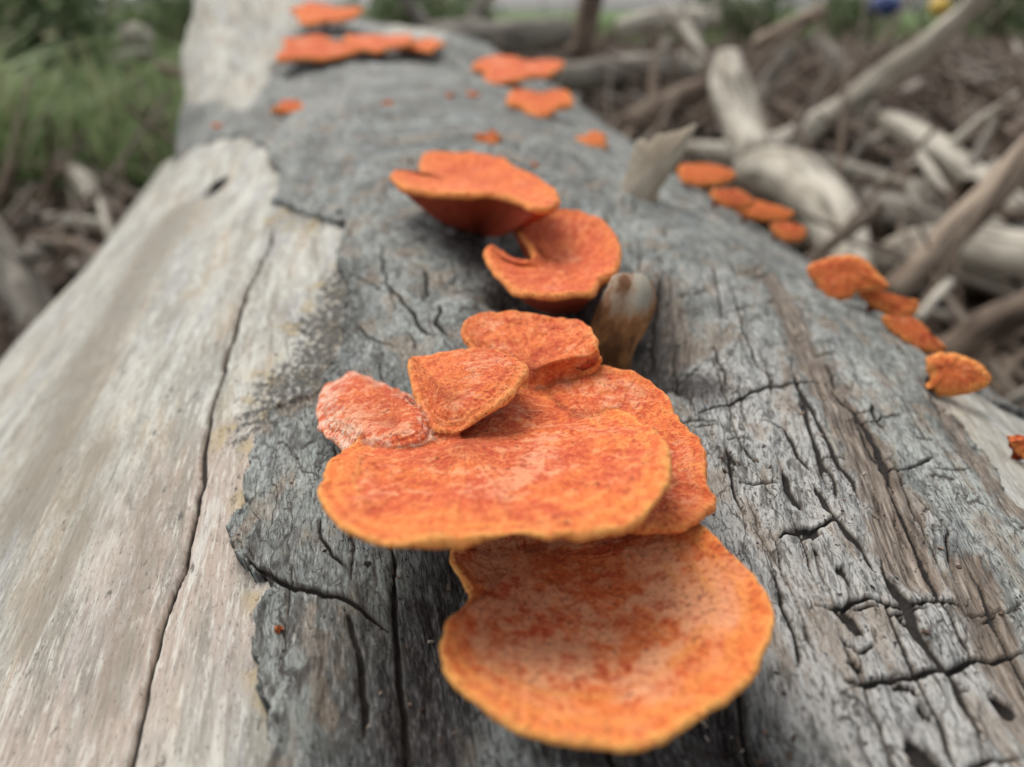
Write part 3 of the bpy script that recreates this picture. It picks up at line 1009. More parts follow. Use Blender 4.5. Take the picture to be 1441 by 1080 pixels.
lobes.append(('rear_lobe', (0.55, 0.8, 0.45, 0.0), bracket('rear_lobe', rimz([(735, 550, 69), (785, 522, 67), (835, 513, 65.5), (880, 520, 65.5), (915, 535, 66), (942, 556, 66.5), (954, 585, 66.5), (975, 608, 66.5), (992, 630, 66.5), (996, 660, 66.5), (1000, 680, 66.5),
                  (1010, 695, 67), (998, 716, 67), (970, 734, 67), (915, 738, 67.5), (860, 730, 69), (790, 690, 71), (740, 620, 71)]),
            atz(840, 625, 0.0668), surf_pt(820, 620, -0.002), None, th=0.0020, cup=0.0010, cone=2.4, N=260, M=54, wob=0.0007, bumpy=0.0008, seed=5, raw=True)))


def fuse(lobes, root, mat, voxel=0.00036, labels=None):
    """grow the lobes together into one skin, then keep each lobe as a part of the cluster"""
    allV = np.concatenate([l[2][0] for l in lobes])
    off = np.cumsum([0] + [len(l[2][0]) for l in lobes])
    me = bpy.data.meshes.new('fusing')
    me.from_pydata(allV.tolist(), [], np.concatenate([l[2][1] + off[i] for i, l in enumerate(lobes)]).tolist())
    tmp = bpy.data.objects.new('fusing', me)
    COL.objects.link(tmp)
    md = tmp.modifiers.new('fuse', 'REMESH')
    md.mode = 'VOXEL'
    md.voxel_size = voxel
    dg = bpy.context.evaluated_depsgraph_get()
    ev = tmp.evaluated_get(dg).to_mesh()
    V = np.empty(len(ev.vertices) * 3)
    ev.vertices.foreach_get('co', V)
    V = V.reshape(-1, 3)
    Qf = np.array([tuple(p.vertices) for p in ev.polygons if len(p.vertices) == 4])
    E = np.empty(len(ev.edges) * 2, int)
    ev.edges.foreach_get('vertices', E)
    E = E.reshape(-1, 2)
    bpy.data.objects.remove(tmp)
    from mathutils.kdtree import KDTree
    kd = KDTree(len(allV))
    for i, p in enumerate(allV):
        kd.insert(p, i)
    kd.balance()
    near = np.array([kd.find(p)[1] for p in V])
    which = np.searchsorted(off, near, side='right') - 1
    T = np.concatenate([l[2][2] for l in lobes])[near]
    U = np.concatenate([l[2][3] for l in lobes])[near]
    pol = np.concatenate([l[2][4] for l in lobes])[near]
    prm = np.array([l[1] for l in lobes])[which]
    deg = np.bincount(E.ravel(), minlength=len(V)).astype(float)[:, None]

    def relax(X, n, f=0.5):
        X = np.asarray(X, float).reshape(len(V), -1)
        for _ in range(n):
            acc = np.stack([np.bincount(E[:, 0], X[E[:, 1], k], len(V)) + np.bincount(E[:, 1], X[E[:, 0], k], len(V)) for k in range(X.shape[1])], 1)
            X = X + f * (acc / np.maximum(deg, 1) - X)
        return X
    # smooth most where lobes meet, so that they grow into each other
    mix = np.zeros(len(V))
    mix[E[which[E[:, 0]] != which[E[:, 1]]].ravel()] = 1
    mix = np.clip(relax(mix, 14)[:, 0] * 6, 0, 1)[:, None]
    V = V * (1 - mix) + relax(V, 16) * mix
    V = relax(V, 2)
    prm, T, U, pol = relax(prm, 24), relax(T, 3)[:, 0], relax(U, 2)[:, 0], relax(pol, 4)
    nz = fbm3(V / 0.0035, 91, 3)
    fn = np.cross(V[Qf[:, 2]] - V[Qf[:, 0]], V[Qf[:, 3]] - V[Qf[:, 1]])
    vn = np.stack([sum(np.bincount(Qf[:, c], fn[:, k], len(V)) for c in range(4)) for k in range(3)], 1)
    vn /= np.linalg.norm(vn, axis=1)[:, None] + 1e-15
    lump = fbm3(V / 0.0085, 97, 2)
    ridge = np.sin(T * 46 + 2.5 * fbm3(V / 0.012, 99, 2)) * sst(0.45, 0.75, T) * (1 - U)
    V = V + vn * (0.00032 * nz + 0.00075 * lump + 0.00014 * ridge)[:, None]
    vn = vert_normals(V, Qf)
    fl = which[Qf[:, 0]]
    for i, l in enumerate(lobes):
        o = cap_and_pores(l[0], V, Qf[fl == i], mat, {'t': T, 'under': U, 'pol': pol, 'pale_v': prm[:, 0], 'red_v': prm[:, 1], 'rim_v': prm[:, 2], 'white_v': prm[:, 3]}, vn, root, np.array(root.location))
        if labels and l[0] in labels:
            o['label'] = labels[l[0]]


fuse(lobes, clu, mat_fungus('fused_orange_fungus', 'pale_v', 'red_v', 1.0, 'rim_v', 'white_v'), labels={'side_lobe': 'bleached reddish side lobe with whitish ragged edge', 'rear_lobe': 'wavy red orange lobe behind the front shelf'})

# --- the two curled caps farther up the furrow
mid1 = bracket('bracket_fungus',
               rimz([(549, 243, 50), (572, 240, 51), (592, 244, 52), (590, 230, 53), (600, 213, 52), (645, 214, 51), (695, 219, 50), (732, 235, 49.5), (768, 256, 49), (787, 275, 48.5), (782, 289, 48),
                     (752, 292, 48), (725, 280, 48.3), (690, 270, 48.5), (640, 271, 49), (600, 267, 49.5), (565, 260, 50)]),
               atz(655, 246, 0.0555), surf_pt(674, 312, -0.004), FM[5], th=0.0026, cup=0.001, cone=1.05, N=200, M=40, wob=0.0007, bumpy=0.0008, seed=6, belly=0.0025)
tag(mid1, 'broad orange shelf with dark red underside, raised above a curled cap in the furrow', 'fungus', 'orange bracket fungi on the log')
mid2 = bracket('bracket_fungus',
               rimz([(680, 350, 60), (695, 345, 60), (708, 359, 61), (732, 369, 62), (748, 362, 62), (744, 345, 62), (727, 322, 61), (712, 303, 59), (760, 293, 58), (812, 297, 57), (852, 311, 56.5), (871, 336, 56.5),
                     (875, 360, 56.5), (864, 382, 57), (846, 390, 57.5), (839, 409, 58), (820, 411, 57.5), (780, 415, 57.5), (742, 412, 58), (708, 394, 59), (687, 370, 60)]),
               atz(790, 368, 0.0625), surf_pt(790, 420, -0.004), FM[6], th=0.0024, cup=0.002, cone=1.5, N=200, M=40, wob=0.0006, bumpy=0.0008, seed=7, belly=0.002)
tag(mid2, 'curled orange cap with notched side, beneath the raised shelf and beside the worn stub', 'fungus', 'orange bracket fungi on the log')


def small(pts, anchor, lift, tilt, label, mat, seed, cone=1.6, th=0.0035, hub=None, cup=-0.0004):
    """a smaller cap: outline on a plane through a point of the log's skin, tipped towards the camera by `tilt`"""
    P0 = surf_pt(*anchor, lift)
    N_ = nrm(np.array([0, 0, 1.0]) * (1 - tilt) - ray(*anchor) * tilt)
    rim = []
    for x, y in pts:
        d = ray(x, y)
        t = (P0 - CAM).dot(N_) / d.dot(N_)
        rim.append(CAM + d * t)
    c = np.mean(rim, 0)
    hb = P0 * 0.5 + c * 0.5 + N_ * 0.0004
    base = surf_pt(*anchor, -0.004)
    o = bracket('bracket_fungus', rim, hb, base, mat, th, cup, cone, 120, 26, N_, 0.0005, 0.0003, seed)
    return tag(o, label, 'fungus', 'orange bracket fungi on the log')


small([(1135, 378), (1152, 365), (1185, 357), (1212, 360), (1232, 378), (1253, 402), (1235, 408), (1205, 410), (1195, 420), (1165, 420), (1148, 400)], (1165, 400), 0.012, 0.75,
      'ruffled orange bracket, topmost of the four stepping down the right edge', FM[5], 11)
small([(1208, 410), (1235, 407), (1265, 418), (1292, 420), (1290, 438), (1270, 446), (1245, 440), (1222, 425)], (1215, 428), 0.010, 0.7,
      'thin orange bracket, second down of the four on the right edge of the log', FM[5], 12)
small([(1240, 444), (1262, 442), (1290, 446), (1312, 468), (1332, 485), (1322, 494), (1295, 491), (1262, 472)], (1255, 458), 0.010, 0.65,
      'sloping red orange bracket, third down of the four on the right edge of the log', FM[2], 13)
small([(1300, 540), (1310, 537), (1303, 515), (1306, 499), (1335, 494), (1370, 504), (1395, 526), (1388, 543), (1360, 553), (1325, 556), (1312, 548)], (1312, 545), 0.010, 0.8,
      'smooth tongue shaped orange bracket jutting past the log edge above the bare pale wood', FM[3], 14, hub=(1320, 545))
small([(1418, 612), (1445, 620), (1475, 640), (1470, 655), (1440, 642)], (1425, 640), 0.008, 0.7,
      'sliver of orange bracket cut off by the right edge of the picture', FM[5], 15)
small([(955, 232), (985, 228), (1015, 232), (1036, 242), (1020, 255), (985, 259), (960, 252)], (962, 255), 0.014, 0.45,
      'flat orange bracket right beside the upright torn splinter', FM[5], 16)
small([(998, 268), (1025, 263), (1048, 268), (1062, 282), (1045, 291), (1015, 286)], (1000, 285), 0.012, 0.5, 'narrow orange bracket just below the flat one beside the splinter', FM[2], 17)
small([(1030, 284), (1060, 279), (1095, 288), (1118, 297), (1105, 308), (1070, 307), (1045, 300)], (1045, 305), 0.012, 0.5, 'orange bracket in the middle of the row below the torn splinter', FM[5], 18)
small([(1085, 313), (1110, 310), (1135, 320), (1130, 334), (1105, 336), (1090, 326)], (1088, 330), 0.012, 0.5, 'small orange bracket, lowest of the row below the torn splinter', FM[2], 19)


def fan(x, y, wpx, hpx, label, mat, seed, rise=0.4, t=None, th=0.004):
    """far cap facing the camera: half-round fan seen `wpx` wide and `hpx` high in the photograph"""
    h = hit(x, y)
    t = t or h[0]
    rx = wpx / F * t / 2 * 0.9
    up_ = 0.004 + min(0.014, rx * 0.35)
    base = surf_pt(x, y + up_ * F / t, -0.004) if t == h[0] else at(x, y, t)
    c = base + EZ * up_
    ry = rx * 0.85
    fwd = -nrm(np.array([ray(x, y)[0], ray(x, y)[1], 0]))
    sd = np.array([-fwd[1], fwd[0], 0])
    want = hpx / F * t * 0.62
    down = -ray(x, y)[2]
    tl = min(0.9, max(0.0, want / (2 * ry) - down))          # tip of the cap towards the viewer
    fd = nrm(fwd * math.cos(tl) - np.array([0, 0, 1.0]) * math.sin(tl))
    N_ = nrm(np.cross(sd, fd))
    if N_[2] < 0:
        N_ = -N_
    rim = []
    for a in np.linspace(0, 2 * math.pi, 16, endpoint=False):
        k = 0.88 + 0.16 * math.sin(3 * a + seed) + 0.12 * math.sin(5 * a + 2 * seed) + 0.08 * math.sin(8 * a + 3 * seed)
        rim.append(c + sd * rx * math.cos(a) * k + fd * ry * math.sin(a) * k)
    o = bracket('bracket_fungus', rim, c - fd * ry * 0.3, base, mat, th, 0.0, 1.4, 96, 22, N_, 0.0008, 0.0005, seed)
    return tag(o, label, 'fungus', 'orange bracket fungi on the log')


fan(730, 96, 92, 34, 'red orange bracket, upper of the pair at the far right edge of the log', FM[2], 21)
fan(765, 134, 82, 40, 'orange bracket, lower of the pair at the far right edge of the log', FM[5], 22)
fan(691, 178, 36, 30, 'small orange bracket standing alone below the far pair', FM[5], 23)
fan(840, 184, 40, 28, 'small orange bracket on the log edge behind the torn splinter', FM[3], 24)
fan(402, 139, 44, 24, 'small bright orange bracket alone on the log beside the pale limb shoulder', FM[5], 25)
fan(440, 64, 96, 40, 'orange bracket on the far end of the log, under the topmost one', FM[2], 26)
fan(458, 44, 104, 40, 'topmost orange bracket at the far end of the log, against the bushes', FM[5], 27, t=0.80)
fan(535, 52, 96, 24, 'flat orange bracket on the far crest of the log, beside the topmost pair', FM[2], 28)
fan(596, 56, 70, 20, 'flat orange bracket on the far crest, at the outer end of the row', FM[5], 29)
fan(546, 130, 16, 14, 'tiny orange bud alone in the middle of the far bark', FM[2], 30)
fan(637, 122, 12, 14, 'tiny orange bud between the far bark and the far pair', FM[2], 31)
fan(668, 119, 18, 12, 'tiny orange bud just beside the far red bracket', FM[2], 32)
fan(297, 168, 14, 14, 'tiny orange bud at the foot of the pale limb shoulder', FM[5], 33)
fan(757, 216, 12, 14, 'tiny orange bud just behind the raised shelf', FM[2], 34)
fan(380, 852, 12, 30, 'tiny rust red bud on the seam of bare wood and dark bark', FM[2], 35, th=0.0012)

# ------------------------------------------------------------------ torn splinter and worn stub: parts of the log
def splinter():
    P = [(872, 292), (876, 262), (888, 225), (897, 196), (915, 200), (925, 190), (950, 186), (981, 174), (968, 202), (950, 235), (930, 262), (920, 290)]
    t0 = hit(895, 292)[0] - 0.004
    N_ = nrm(-ray(900, 260) * 0.8 + EZ * 0.1)
    P0 = at(895, 292, t0)
    front_, n = [], len(P)
    C = []
    for x, y in P:
        d = ray(x, y)
        C.append(CAM + d * ((P0 - CAM).dot(N_) / d.dot(N_)))
    C = spline(C, 90)
    C = C + 0.0005 * np.stack([fbm2(np.arange(90) / 3.0, np.full(90, k * 3.1), 90 + k, 3) for k in range(3)], 1)
    ctr = C.mean(0)
    up = nrm(at(960, 190, t0) - at(895, 292, t0))
    sdv = np.cross(N_, up)
    rows = []
    for k, f in ((0, 0.02), (0, 0.35), (0, 0.7), (0, 0.93), (0, 1.0), (1, 1.0), (1, 0.9), (1, 0.5), (1, 0.02)):
        v = ctr + (C - ctr) * f
        rel = (v - ctr).dot(sdv)
        rid_ = 0.0005 * fbm2(rel / 0.004, (v - ctr).dot(up) / 0.03, 95, 3)
        rows.append(v - N_ * (0.007 if k else 0) * (1 if f < 1 else 0.85) + N_ * (rid_ + 0.003 * (1 - f * f) * (1 if not k else -1))[:, None])
    V = np.concatenate(rows)
    K, N = len(rows), 90
    ii = np.arange(K * N).reshape(K, N)
    jn_ = np.roll(np.arange(N), -1)
    q = np.stack([ii[:-1], ii[1:], ii[1:][:, jn_], ii[:-1][:, jn_]], -1).reshape(-1, 4)
    rel, al = (V - ctr).dot(sdv), (V - ctr).dot(up)
    z = np.zeros(len(V))
    tip = sst(-0.012, -0.024, al) * 0.8
    return mesh_np('splinter', V, q, TORN, True, {'grain': np.stack([rel, al, z], 1), 'crack': z, 'mould': z, 'rosy': z, 'dark': tip * 0.25, 'tint': 0.55 + tip * 0.5}, log, P0)


o = splinter()
o['label'] = 'pale torn wood splinter standing up from the bark'


def tube(pts, rads, n=20, seed=0, rough=0.08, cap=True, ell=1.0):
    """tapered, knobbly limb along a smooth path; returns vertices, quads and grain coordinates"""
    P = np.asarray(pts, float)
    m = len(P)
    u = np.linspace(0, m - 1, (m - 1) * 9 + 1)
    out = []
    for x in u:
        i = min(int(x), m - 2)
        t = x - i
        p1, p2 = P[i], P[i + 1]
        p0 = P[i - 1] if i > 0 else 2 * p1 - p2
        p3 = P[i + 2] if i + 2 < m else 2 * p2 - p1
        out.append(0.5 * ((2 * p1) + (-p0 + p2) * t + (2 * p0 - 5 * p1 + 4 * p2 - p3) * t * t + (-p0 + 3 * p1 - 3 * p2 + p3) * t ** 3))
    C = np.array(out)
    r = np.interp(u, np.arange(m), rads)
    T = np.gradient(C, axis=0)
    T /= np.linalg.norm(T, axis=1)[:, None] + 1e-12
    ref = np.array([0, 0, 1.0]) if abs(T[0][2]) < 0.8 else np.array([1.0, 0, 0])
    U = np.cross(T, ref)
    U /= np.linalg.norm(U, axis=1)[:, None]
    W = np.cross(U, T)
    L = np.concatenate([[0], np.cumsum(np.linalg.norm(np.diff(C, axis=0), axis=1))])
    if cap:                                                    # rounded, broken ends
        C = np.vstack([C[0] - T[0] * r[0] * 0.25, C, C[-1] + T[-1] * r[-1] * 0.25])
        U, W, T = np.vstack([U[:1], U, U[-1:]]), np.vstack([W[:1], W, W[-1:]]), np.vstack([T[:1], T, T[-1:]])
        r = np.concatenate([[r[0] * 0.35], r, [r[-1] * 0.35]])
        L = np.concatenate([[L[0] - r[1] * 0.25], L, [L[-1] + r[-2] * 0.25]])
    a = np.linspace(0, 2 * math.pi, n, endpoint=False)
    AA, LL = np.meshgrid(a, L)
    rr_ = r[:, None] * (1 + rough * fbm3(np.stack([np.cos(AA).ravel() * 1.3, np.sin(AA).ravel() * 1.3, (LL / (r.mean() * 4)).ravel()], 1) + seed * 3.3, seed, 3).reshape(AA.shape))
    V = C[:, None] + U[:, None] * (rr_ * np.cos(AA))[..., None] + W[:, None] * (rr_ * np.sin(AA) * ell)[..., None]
    K = len(C)
    ii = np.arange(K * n).reshape(K, n)
    jn_ = np.roll(np.arange(n), -1)
    q = np.stack([ii[:-1], ii[:-1][:, jn_], ii[1:][:, jn_], ii[1:]], -1).reshape(-1, 4)
    g = np.stack([np.cos(AA) * r[:, None], LL, np.sin(AA) * r[:, None]], -1).reshape(-1, 3)
    Vv = V.reshape(-1, 3)
    # close both ends
    n0 = len(Vv)
    Vv = np.vstack([Vv, C[:1], C[-1:]])
    g = np.vstack([g, [[0, L[0], 0]], [[0, L[-1], 0]]])
    e0 = np.stack([np.full(n, n0), ii[0][jn_], ii[0], ii[0]], 1)
    e1 = np.stack([np.full(n, n0 + 1), ii[-1], ii[-1][jn_], ii[-1][jn_]], 1)
    tri = np.vstack([e0[:, :3], e1[:, :3]])
    return Vv, q, tri, g


def mesh_mixed(name, V, q, tri, mat, attrs, parent=None, origin=None):
    origin = np.zeros(3) if origin is None else np.asarray(origin, float)
    me = bpy.data.meshes.new(name)
    me.from_pydata((V - origin).tolist(), [], q.tolist() + tri.tolist())
    me.polygons.foreach_set('use_smooth', np.ones(len(me.polygons), bool))
    for an, arr in attrs.items():
        arr = np.asarray(arr, np.float32)
        if arr.ndim == 1:
            me.attributes.new(an, 'FLOAT', 'POINT').data.foreach_set('value', arr)
        else:
            me.attributes.new(an, 'FLOAT_VECTOR', 'POINT').data.foreach_set('vector', arr.ravel())
    me.materials.append(mat)
    o = bpy.data.objects.new(name, me)
    COL.objects.link(o)
    o.location = origin
    if parent is not None:
        o.parent = parent
        o.location = Vector(origin) - parent.location
    return o


t0 = hit(868, 495)[0]
V, q, tri, g = tube([at(850, 520, t0 + 0.006), at(860, 480, t0 - 0.004), at(876, 445, t0 - 0.007), at(888, 416, t0 - 0.006), at(888, 404, t0 - 0.003)],
                    [0.0068, 0.0068, 0.0068, 0.0062, 0.0044], 28, 4, 0.40)
z = np.zeros(len(V))
ochre = NT('worn_ochre_wood')
gg = ochre.attr('grain', True)
n_ = ochre.noise(gg, (180, 110, 180), 5, 0.65)
hh = ochre.attr('high')
c_ = ochre.mix(ochre.rng(n_, 0.4, 0.6), (0.12, 0.048, 0.018), (0.34, 0.155, 0.055))
c_ = ochre.mix(ochre.rng(ochre.ma('ADD', hh, ochre.ma('MULTIPLY', n_, 1.6)), 1.60, 1.95), c_, (0.25, 0.225, 0.175))
ochre = ochre.done(c_, ochre.bump(n_, 0.001, 0.6))
hv = (V - V[:, :]).sum(1) + sst(V[:, 2].min(), V[:, 2].max(), V[:, 2])
o = mesh_mixed('branch_stub', V, q, tri, ochre, {'grain': g, 'high': hv}, log, at(862, 520, t0))
o['label'] = 'rounded worn branch stub, ochre with grey top'


# ------------------------------------------------------------------ crumbs of rotten bark lying on the log
def crumbs():
    r_ = random.Random(33)
    Vs, Qs, n0, tone = [], [], 0, []
    spots = [(930, 470, 45, 45, 60), (600, 860, 50, 150, 45), (1010, 1030, 60, 40, 35), (1230, 650, 120, 160, 45), (470, 480, 40, 100, 25), (1000, 620, 40, 80, 20), (760, 430, 60, 20, 25)]
    for x, y, sx_, sy_, n in spots:
        for _ in range(n):
            p = surf_pt(r_.gauss(x, sx_), r_.gauss(y, sy_), 0.0002)
            sz = r_.choice((0.0002, 0.0003, 0.0004)) * r_.uniform(0.6, 1.4)
            A_ = nrm([r_.gauss(0, 1), r_.gauss(0, 1), r_.gauss(0, 0.3)])
            B_ = nrm(np.cross(A_, [r_.gauss(0, .2), r_.gauss(0, .2), 1]))
            C_ = np.cross(A_, B_)
            for i in (-1, 1):
                for j in (-1, 1):
                    for k in (-1, 1):
                        Vs.append(p + A_ * sz * i * r_.uniform(0.7, 1.6) + B_ * sz * j * r_.uniform(0.3, 0.8) + C_ * sz * k * r_.uniform(0.2, 0.6))
            for f in ((0, 1, 3, 2), (4, 6, 7, 5), (0, 4, 5, 1), (2, 3, 7, 6), (0, 2, 6, 4), (1, 5, 7, 3)):
                Qs.append([n0 + q for q in f])
            tone += [r_.random()] * 8
            n0 += 8
    m = NT('bark_crumb')
    c_ = m.ramp(m.attr('tone'), [(0.0, (0.02, 0.015, 0.012)), (0.5, (0.10, 0.065, 0.042)), (0.8, (0.20, 0.14, 0.10)), (1.0, (0.38, 0.33, 0.27))])
    o = mesh_np('bark_crumbs', np.array(Vs), np.array(Qs), m.done(c_), False, {'tone': np.array(tone)})
    tag(o, 'tiny brown crumbs of rotten bark scattered over the log', 'crumbs', None, 'stuff')


crumbs()

# ------------------------------------------------------------------ ground
def ground_z(x, y):
    x, y = np.asarray(x, float), np.asarray(y, float)
    rightw = sst(0.35, 1.1, x + 0.2 * y)
    z = 0.04 + 0.26 * rightw * sst(14, 7, y) + 0.10 * sst(-0.5, -1.6, x) * sst(8, 3, y)
    z = z + 0.05 * fbm2(x / 0.9, y / 0.9, 401, 4) + 0.02 * fbm2(x / 0.15, y / 0.15, 405, 3) * sst(12, 5, y)
    return z + 0.25 * sst(30, 200, y)


def g_nodes(a, b, n, p=2.4):
    t = np.linspace(-1, 1, n)
    v = np.sign(t) * np.abs(t) ** p
    return np.where(v < 0, -v * a, v * b)


gx, gy = g_nodes(-400, 400, 260, 3.6), g_nodes(-40, 900, 300, 3.8)
GX, GY = np.meshgrid(gx, gy)
gV = np.stack([GX, GY, ground_z(GX, GY)], -1).reshape(-1, 3)
ii = np.arange(gV.shape[0]).reshape(len(gy), len(gx))
gQ = np.stack([ii[:-1, :-1], ii[:-1, 1:], ii[1:, 1:], ii[1:, :-1]], -1).reshape(-1, 4)
m = NT('litter_soil')
p_ = m.n('ShaderNodeNewGeometry').outputs['Position']
a1 = m.noise(p_, 2.2, 4, 0.6)
a2 = m.noise(p_, 24, 5, 0.7)
a3 = m.noise(p_, (70, 30, 40), 4, 0.7)
c = m.mix(m.rng(a2, 0.35, 0.65), (0.022, 0.016, 0.012), (0.085, 0.060, 0.043))
c = m.mix(m.rng(a3, 0.52, 0.66, 0, 0.7), c, (0.20, 0.165, 0.13))
sx = m.n('ShaderNodeSeparateXYZ')
m.lk(p_, sx.inputs[0])
gmask = m.rng(m.ma('ADD', sx.outputs['Y'], m.ma('MULTIPLY', a1, 4.0)), 11.0, 16.0)
gcol = m.mix(m.rng(a2, 0.3, 0.7), (0.045, 0.085, 0.025), (0.12, 0.17, 0.05))
c = m.mix(gmask, c, gcol)
SOIL = m.done(c, m.bump(a3, 0.02, 0.6), 0.95)
o = mesh_np('ground', gV, gQ, SOIL)
o['kind'] = 'structure'
o['label'] = 'dark littered soil under the driftwood'


def tg(x, y, lift=0.0, lo=0.5, hi=60):
    """distance at which the ray through a pixel meets the ground (plus lift)"""
    d = ray(x, y)
    ts = np.geomspace(lo, hi, 600)
    P = CAM + ts[:, None] * d
    below = P[:, 2] < ground_z(P[:, 0], P[:, 1]) + lift
    return float(ts[np.argmax(below)]) if below.any() else hi


# ------------------------------------------------------------------ driftwood limbs
DW = [mat_driftwood('bleached_driftwood', (0.50, 0.455, 0.375), (0.28, 0.245, 0.19), 1.0), mat_driftwood('grey_driftwood', (0.25, 0.225, 0.185), (0.12, 0.105, 0.085), 2.0),
      mat_driftwood('brown_driftwood', (0.22, 0.165, 0.12), (0.10, 0.07, 0.05), 3.0), mat_driftwood('tan_driftwood', (0.35, 0.275, 0.205), (0.20, 0.15, 0.11), 4.0)]


def limb_px(name, pts, mat, label, cat, group, seed, rough=0.24, n=16, knots=()):
    """limb through points (pixel x, pixel y, distance, seen width in pixels)"""
    P = [at(x, y, t) for x, y, t, w_ in pts]
    R_ = [w_ / F * t / 2 * 0.88 for x, y, t, w_ in pts]
    V, q, tri, g = tube(P, R_, n, seed, rough)
    low_ = P[int(np.argmin([p[2] for p in P]))]
    o = mesh_mixed(name, V, q, tri, mat, {'grain': g}, None, low_)
    r_ = random.Random(seed * 7)
    if max(R_) > 0.02 and len(P) > 3 and seed not in (1, 2, 3, 8):                          # broken-off side twigs
        for _ in range(r_.choice((2, 3, 3, 4))):
            i = r_.randrange(0, len(P) - 1)
            f = r_.random()
            c_ = P[i] * (1 - f) + P[i + 1] * f
            r0 = R_[i] * (1 - f) + R_[i + 1] * f
            ax = nrm(P[i + 1] - P[i])
            d_ = np.array([r_.gauss(0, 1), r_.gauss(0, 1), abs(r_.gauss(0.3, 0.8))])
            d_ = nrm(nrm(d_ - d_.dot(ax) * ax) + ax * r_.uniform(-0.8, 0.8))
            L_ = r0 * r_.uniform(2.2, 6)
            k_ = np.array([r_.gauss(0, 1), r_.gauss(0, 1), r_.gauss(0, 1)]) * L_ * 0.12
            v_, q_, t_, g_ = tube([c_ + d_ * r0 * 0.4, c_ + d_ * (r0 + L_ * 0.5) + k_, c_ + d_ * (r0 + L_)], [r0 * 0.42, r0 * 0.28, r0 * 0.14], 8, seed + 50, 0.25)
            mesh_mixed('twig_stub', v_, q_, t_, mat, {'grain': g_}, o, low_)
    return tag(o, label, cat, group)


GRP = 'driftwood limbs strewn beside the log'
S = lambda x, y, l=0.0: tg(x, y, l)
limb_px('driftwood_branch', [(965, 213, 1.75, 30), (1030, 216, 1.74, 38), (1100, 206, 1.72, 44), (1170, 165, 1.70, 42), (1240, 112, 1.68, 38), (1300, 68, 1.66, 32), (1352, 24, 1.64, 28), (1400, -25, 1.62, 30)], DW[0],
        'long pale branch rising in a bend to the top corner of the picture', 'branch', GRP, 1)
limb_px('driftwood_branch', [(1022, 84, 1.62, 40), (1030, 130, 1.55, 62), (1048, 190, 1.48, 62), (1066, 222, 1.42, 60)], DW[0], 'pale upright stub standing behind the long bent branch', 'branch', GRP, 2)
limb_px('driftwood_branch', [(1050, 250, 1.42, 60), (1090, 244, 1.38, 78), (1130, 260, 1.32, 84), (1168, 300, 1.24, 80), (1188, 345, 1.18, 70), (1200, 410, 1.1, 66)], DW[0],
        'thick pale root curving down like an elbow beside the orange row', 'root', GRP, 3)
limb_px('driftwood_branch', [(1480, 185, 1.15, 42), (1410, 258, 1.14, 42), (1340, 330, 1.12, 42), (1255, 412, 1.10, 38)], DW[3], 'straight tan branch slanting in from the right edge', 'branch', GRP, 4)
limb_px('driftwood_branch', [(1244, 168, 1.65, 26), (1285, 190, 1.6, 36), (1340, 226, 1.55, 38), (1390, 262, 1.5, 38), (1440, 300, 1.45, 34)], DW[0], 'pale branch sloping down behind the straight tan one', 'branch', GRP, 5)
limb_px('driftwood_branch', [(1140, 222, 1.7, 24), (1210, 246, 1.62, 32), (1290, 270, 1.55, 34), (1350, 288, 1.5, 30)], DW[1], 'grey branch lying behind the elbow root', 'branch', GRP, 6)
limb_px('driftwood_branch', [(1190, 282, 1.5, 46), (1260, 300, 1.46, 56), (1350, 325, 1.42, 56), (1440, 345, 1.4, 50)], DW[1], 'stout grey limb lying under the grey branch', 'branch', GRP, 7)
limb_px('driftwood_branch', [(1215, 385, 1.28, 50), (1290, 362, 1.26, 78), (1370, 365, 1.25, 92), (1470, 378, 1.24, 92)], DW[0], 'thick pale log end crossing under the straight tan branch', 'branch', GRP, 8, 0.16)
limb_px('driftwood_stick', [(1292, 448, 0.85, 13), (1312, 424, 0.86, 14), (1336, 396, 0.88, 15)], DW[0], 'short pale stick poking up beside the orange row', 'stick', GRP, 9)
limb_px('driftwood_stick', [(1370, 600, 0.66, 16), (1410, 574, 0.66, 18), (1460, 545, 0.66, 18)], DW[1], 'grey stick in the dark gap above the cut off bracket', 'stick', GRP, 10)
limb_px('driftwood_stick', [(1368, 232, 1.35, 14), (1385, 200, 1.36, 13), (1402, 165, 1.37, 9)], DW[1], 'thin upright twig near the right edge', 'stick', GRP, 11)
limb_px('driftwood_stick', [(1290, 212, 1.45, 12), (1312, 245, 1.42, 16), (1335, 280, 1.4, 16)], DW[0], 'short pale stick beneath the sloping pale branch', 'stick', GRP, 12)
limb_px('driftwood_stick', [(960, 30, 2.6, 14), (976, 62, 2.55, 22), (990, 100, 2.5, 24)], DW[0], 'small pale snag near the top, above the torn splinter', 'stick', GRP, 13)
limb_px('driftwood_stick', [(1064, 150, 2.3, 22), (1085, 110, 2.32, 24), (1112, 66, 2.34, 20)], DW[1], 'grey stick leaning behind the upright stub', 'stick', GRP, 14)
limb_px('driftwood_stick', [(1062, 62, 2.9, 18), (1105, 42, 2.88, 22), (1160, 14, 2.86, 22)], DW[3], 'tan stick tilted near the top of the debris', 'stick', GRP, 15)
limb_px('driftwood_stick', [(1145, 52, 2.6, 20), (1175, 82, 2.55, 24), (1206, 116, 2.5, 18)], DW[1], 'grey stick under the bend of the long branch', 'stick', GRP, 16)
limb_px('driftwood_branch', [(855, 196, 2.2, 34), (905, 165, 2.25, 40), (960, 138, 2.3, 40), (1010, 118, 2.35, 30)], DW[2], 'brown limb lying behind the torn splinter', 'branch', GRP, 17)
limb_px('driftwood_branch', [(790, 112, 3.0, 40), (860, 104, 3.0, 48), (930, 96, 3.0, 44), (985, 98, 3.0, 34)], DW[1], 'grey log lying across behind the far bracket pair', 'branch', GRP, 18)
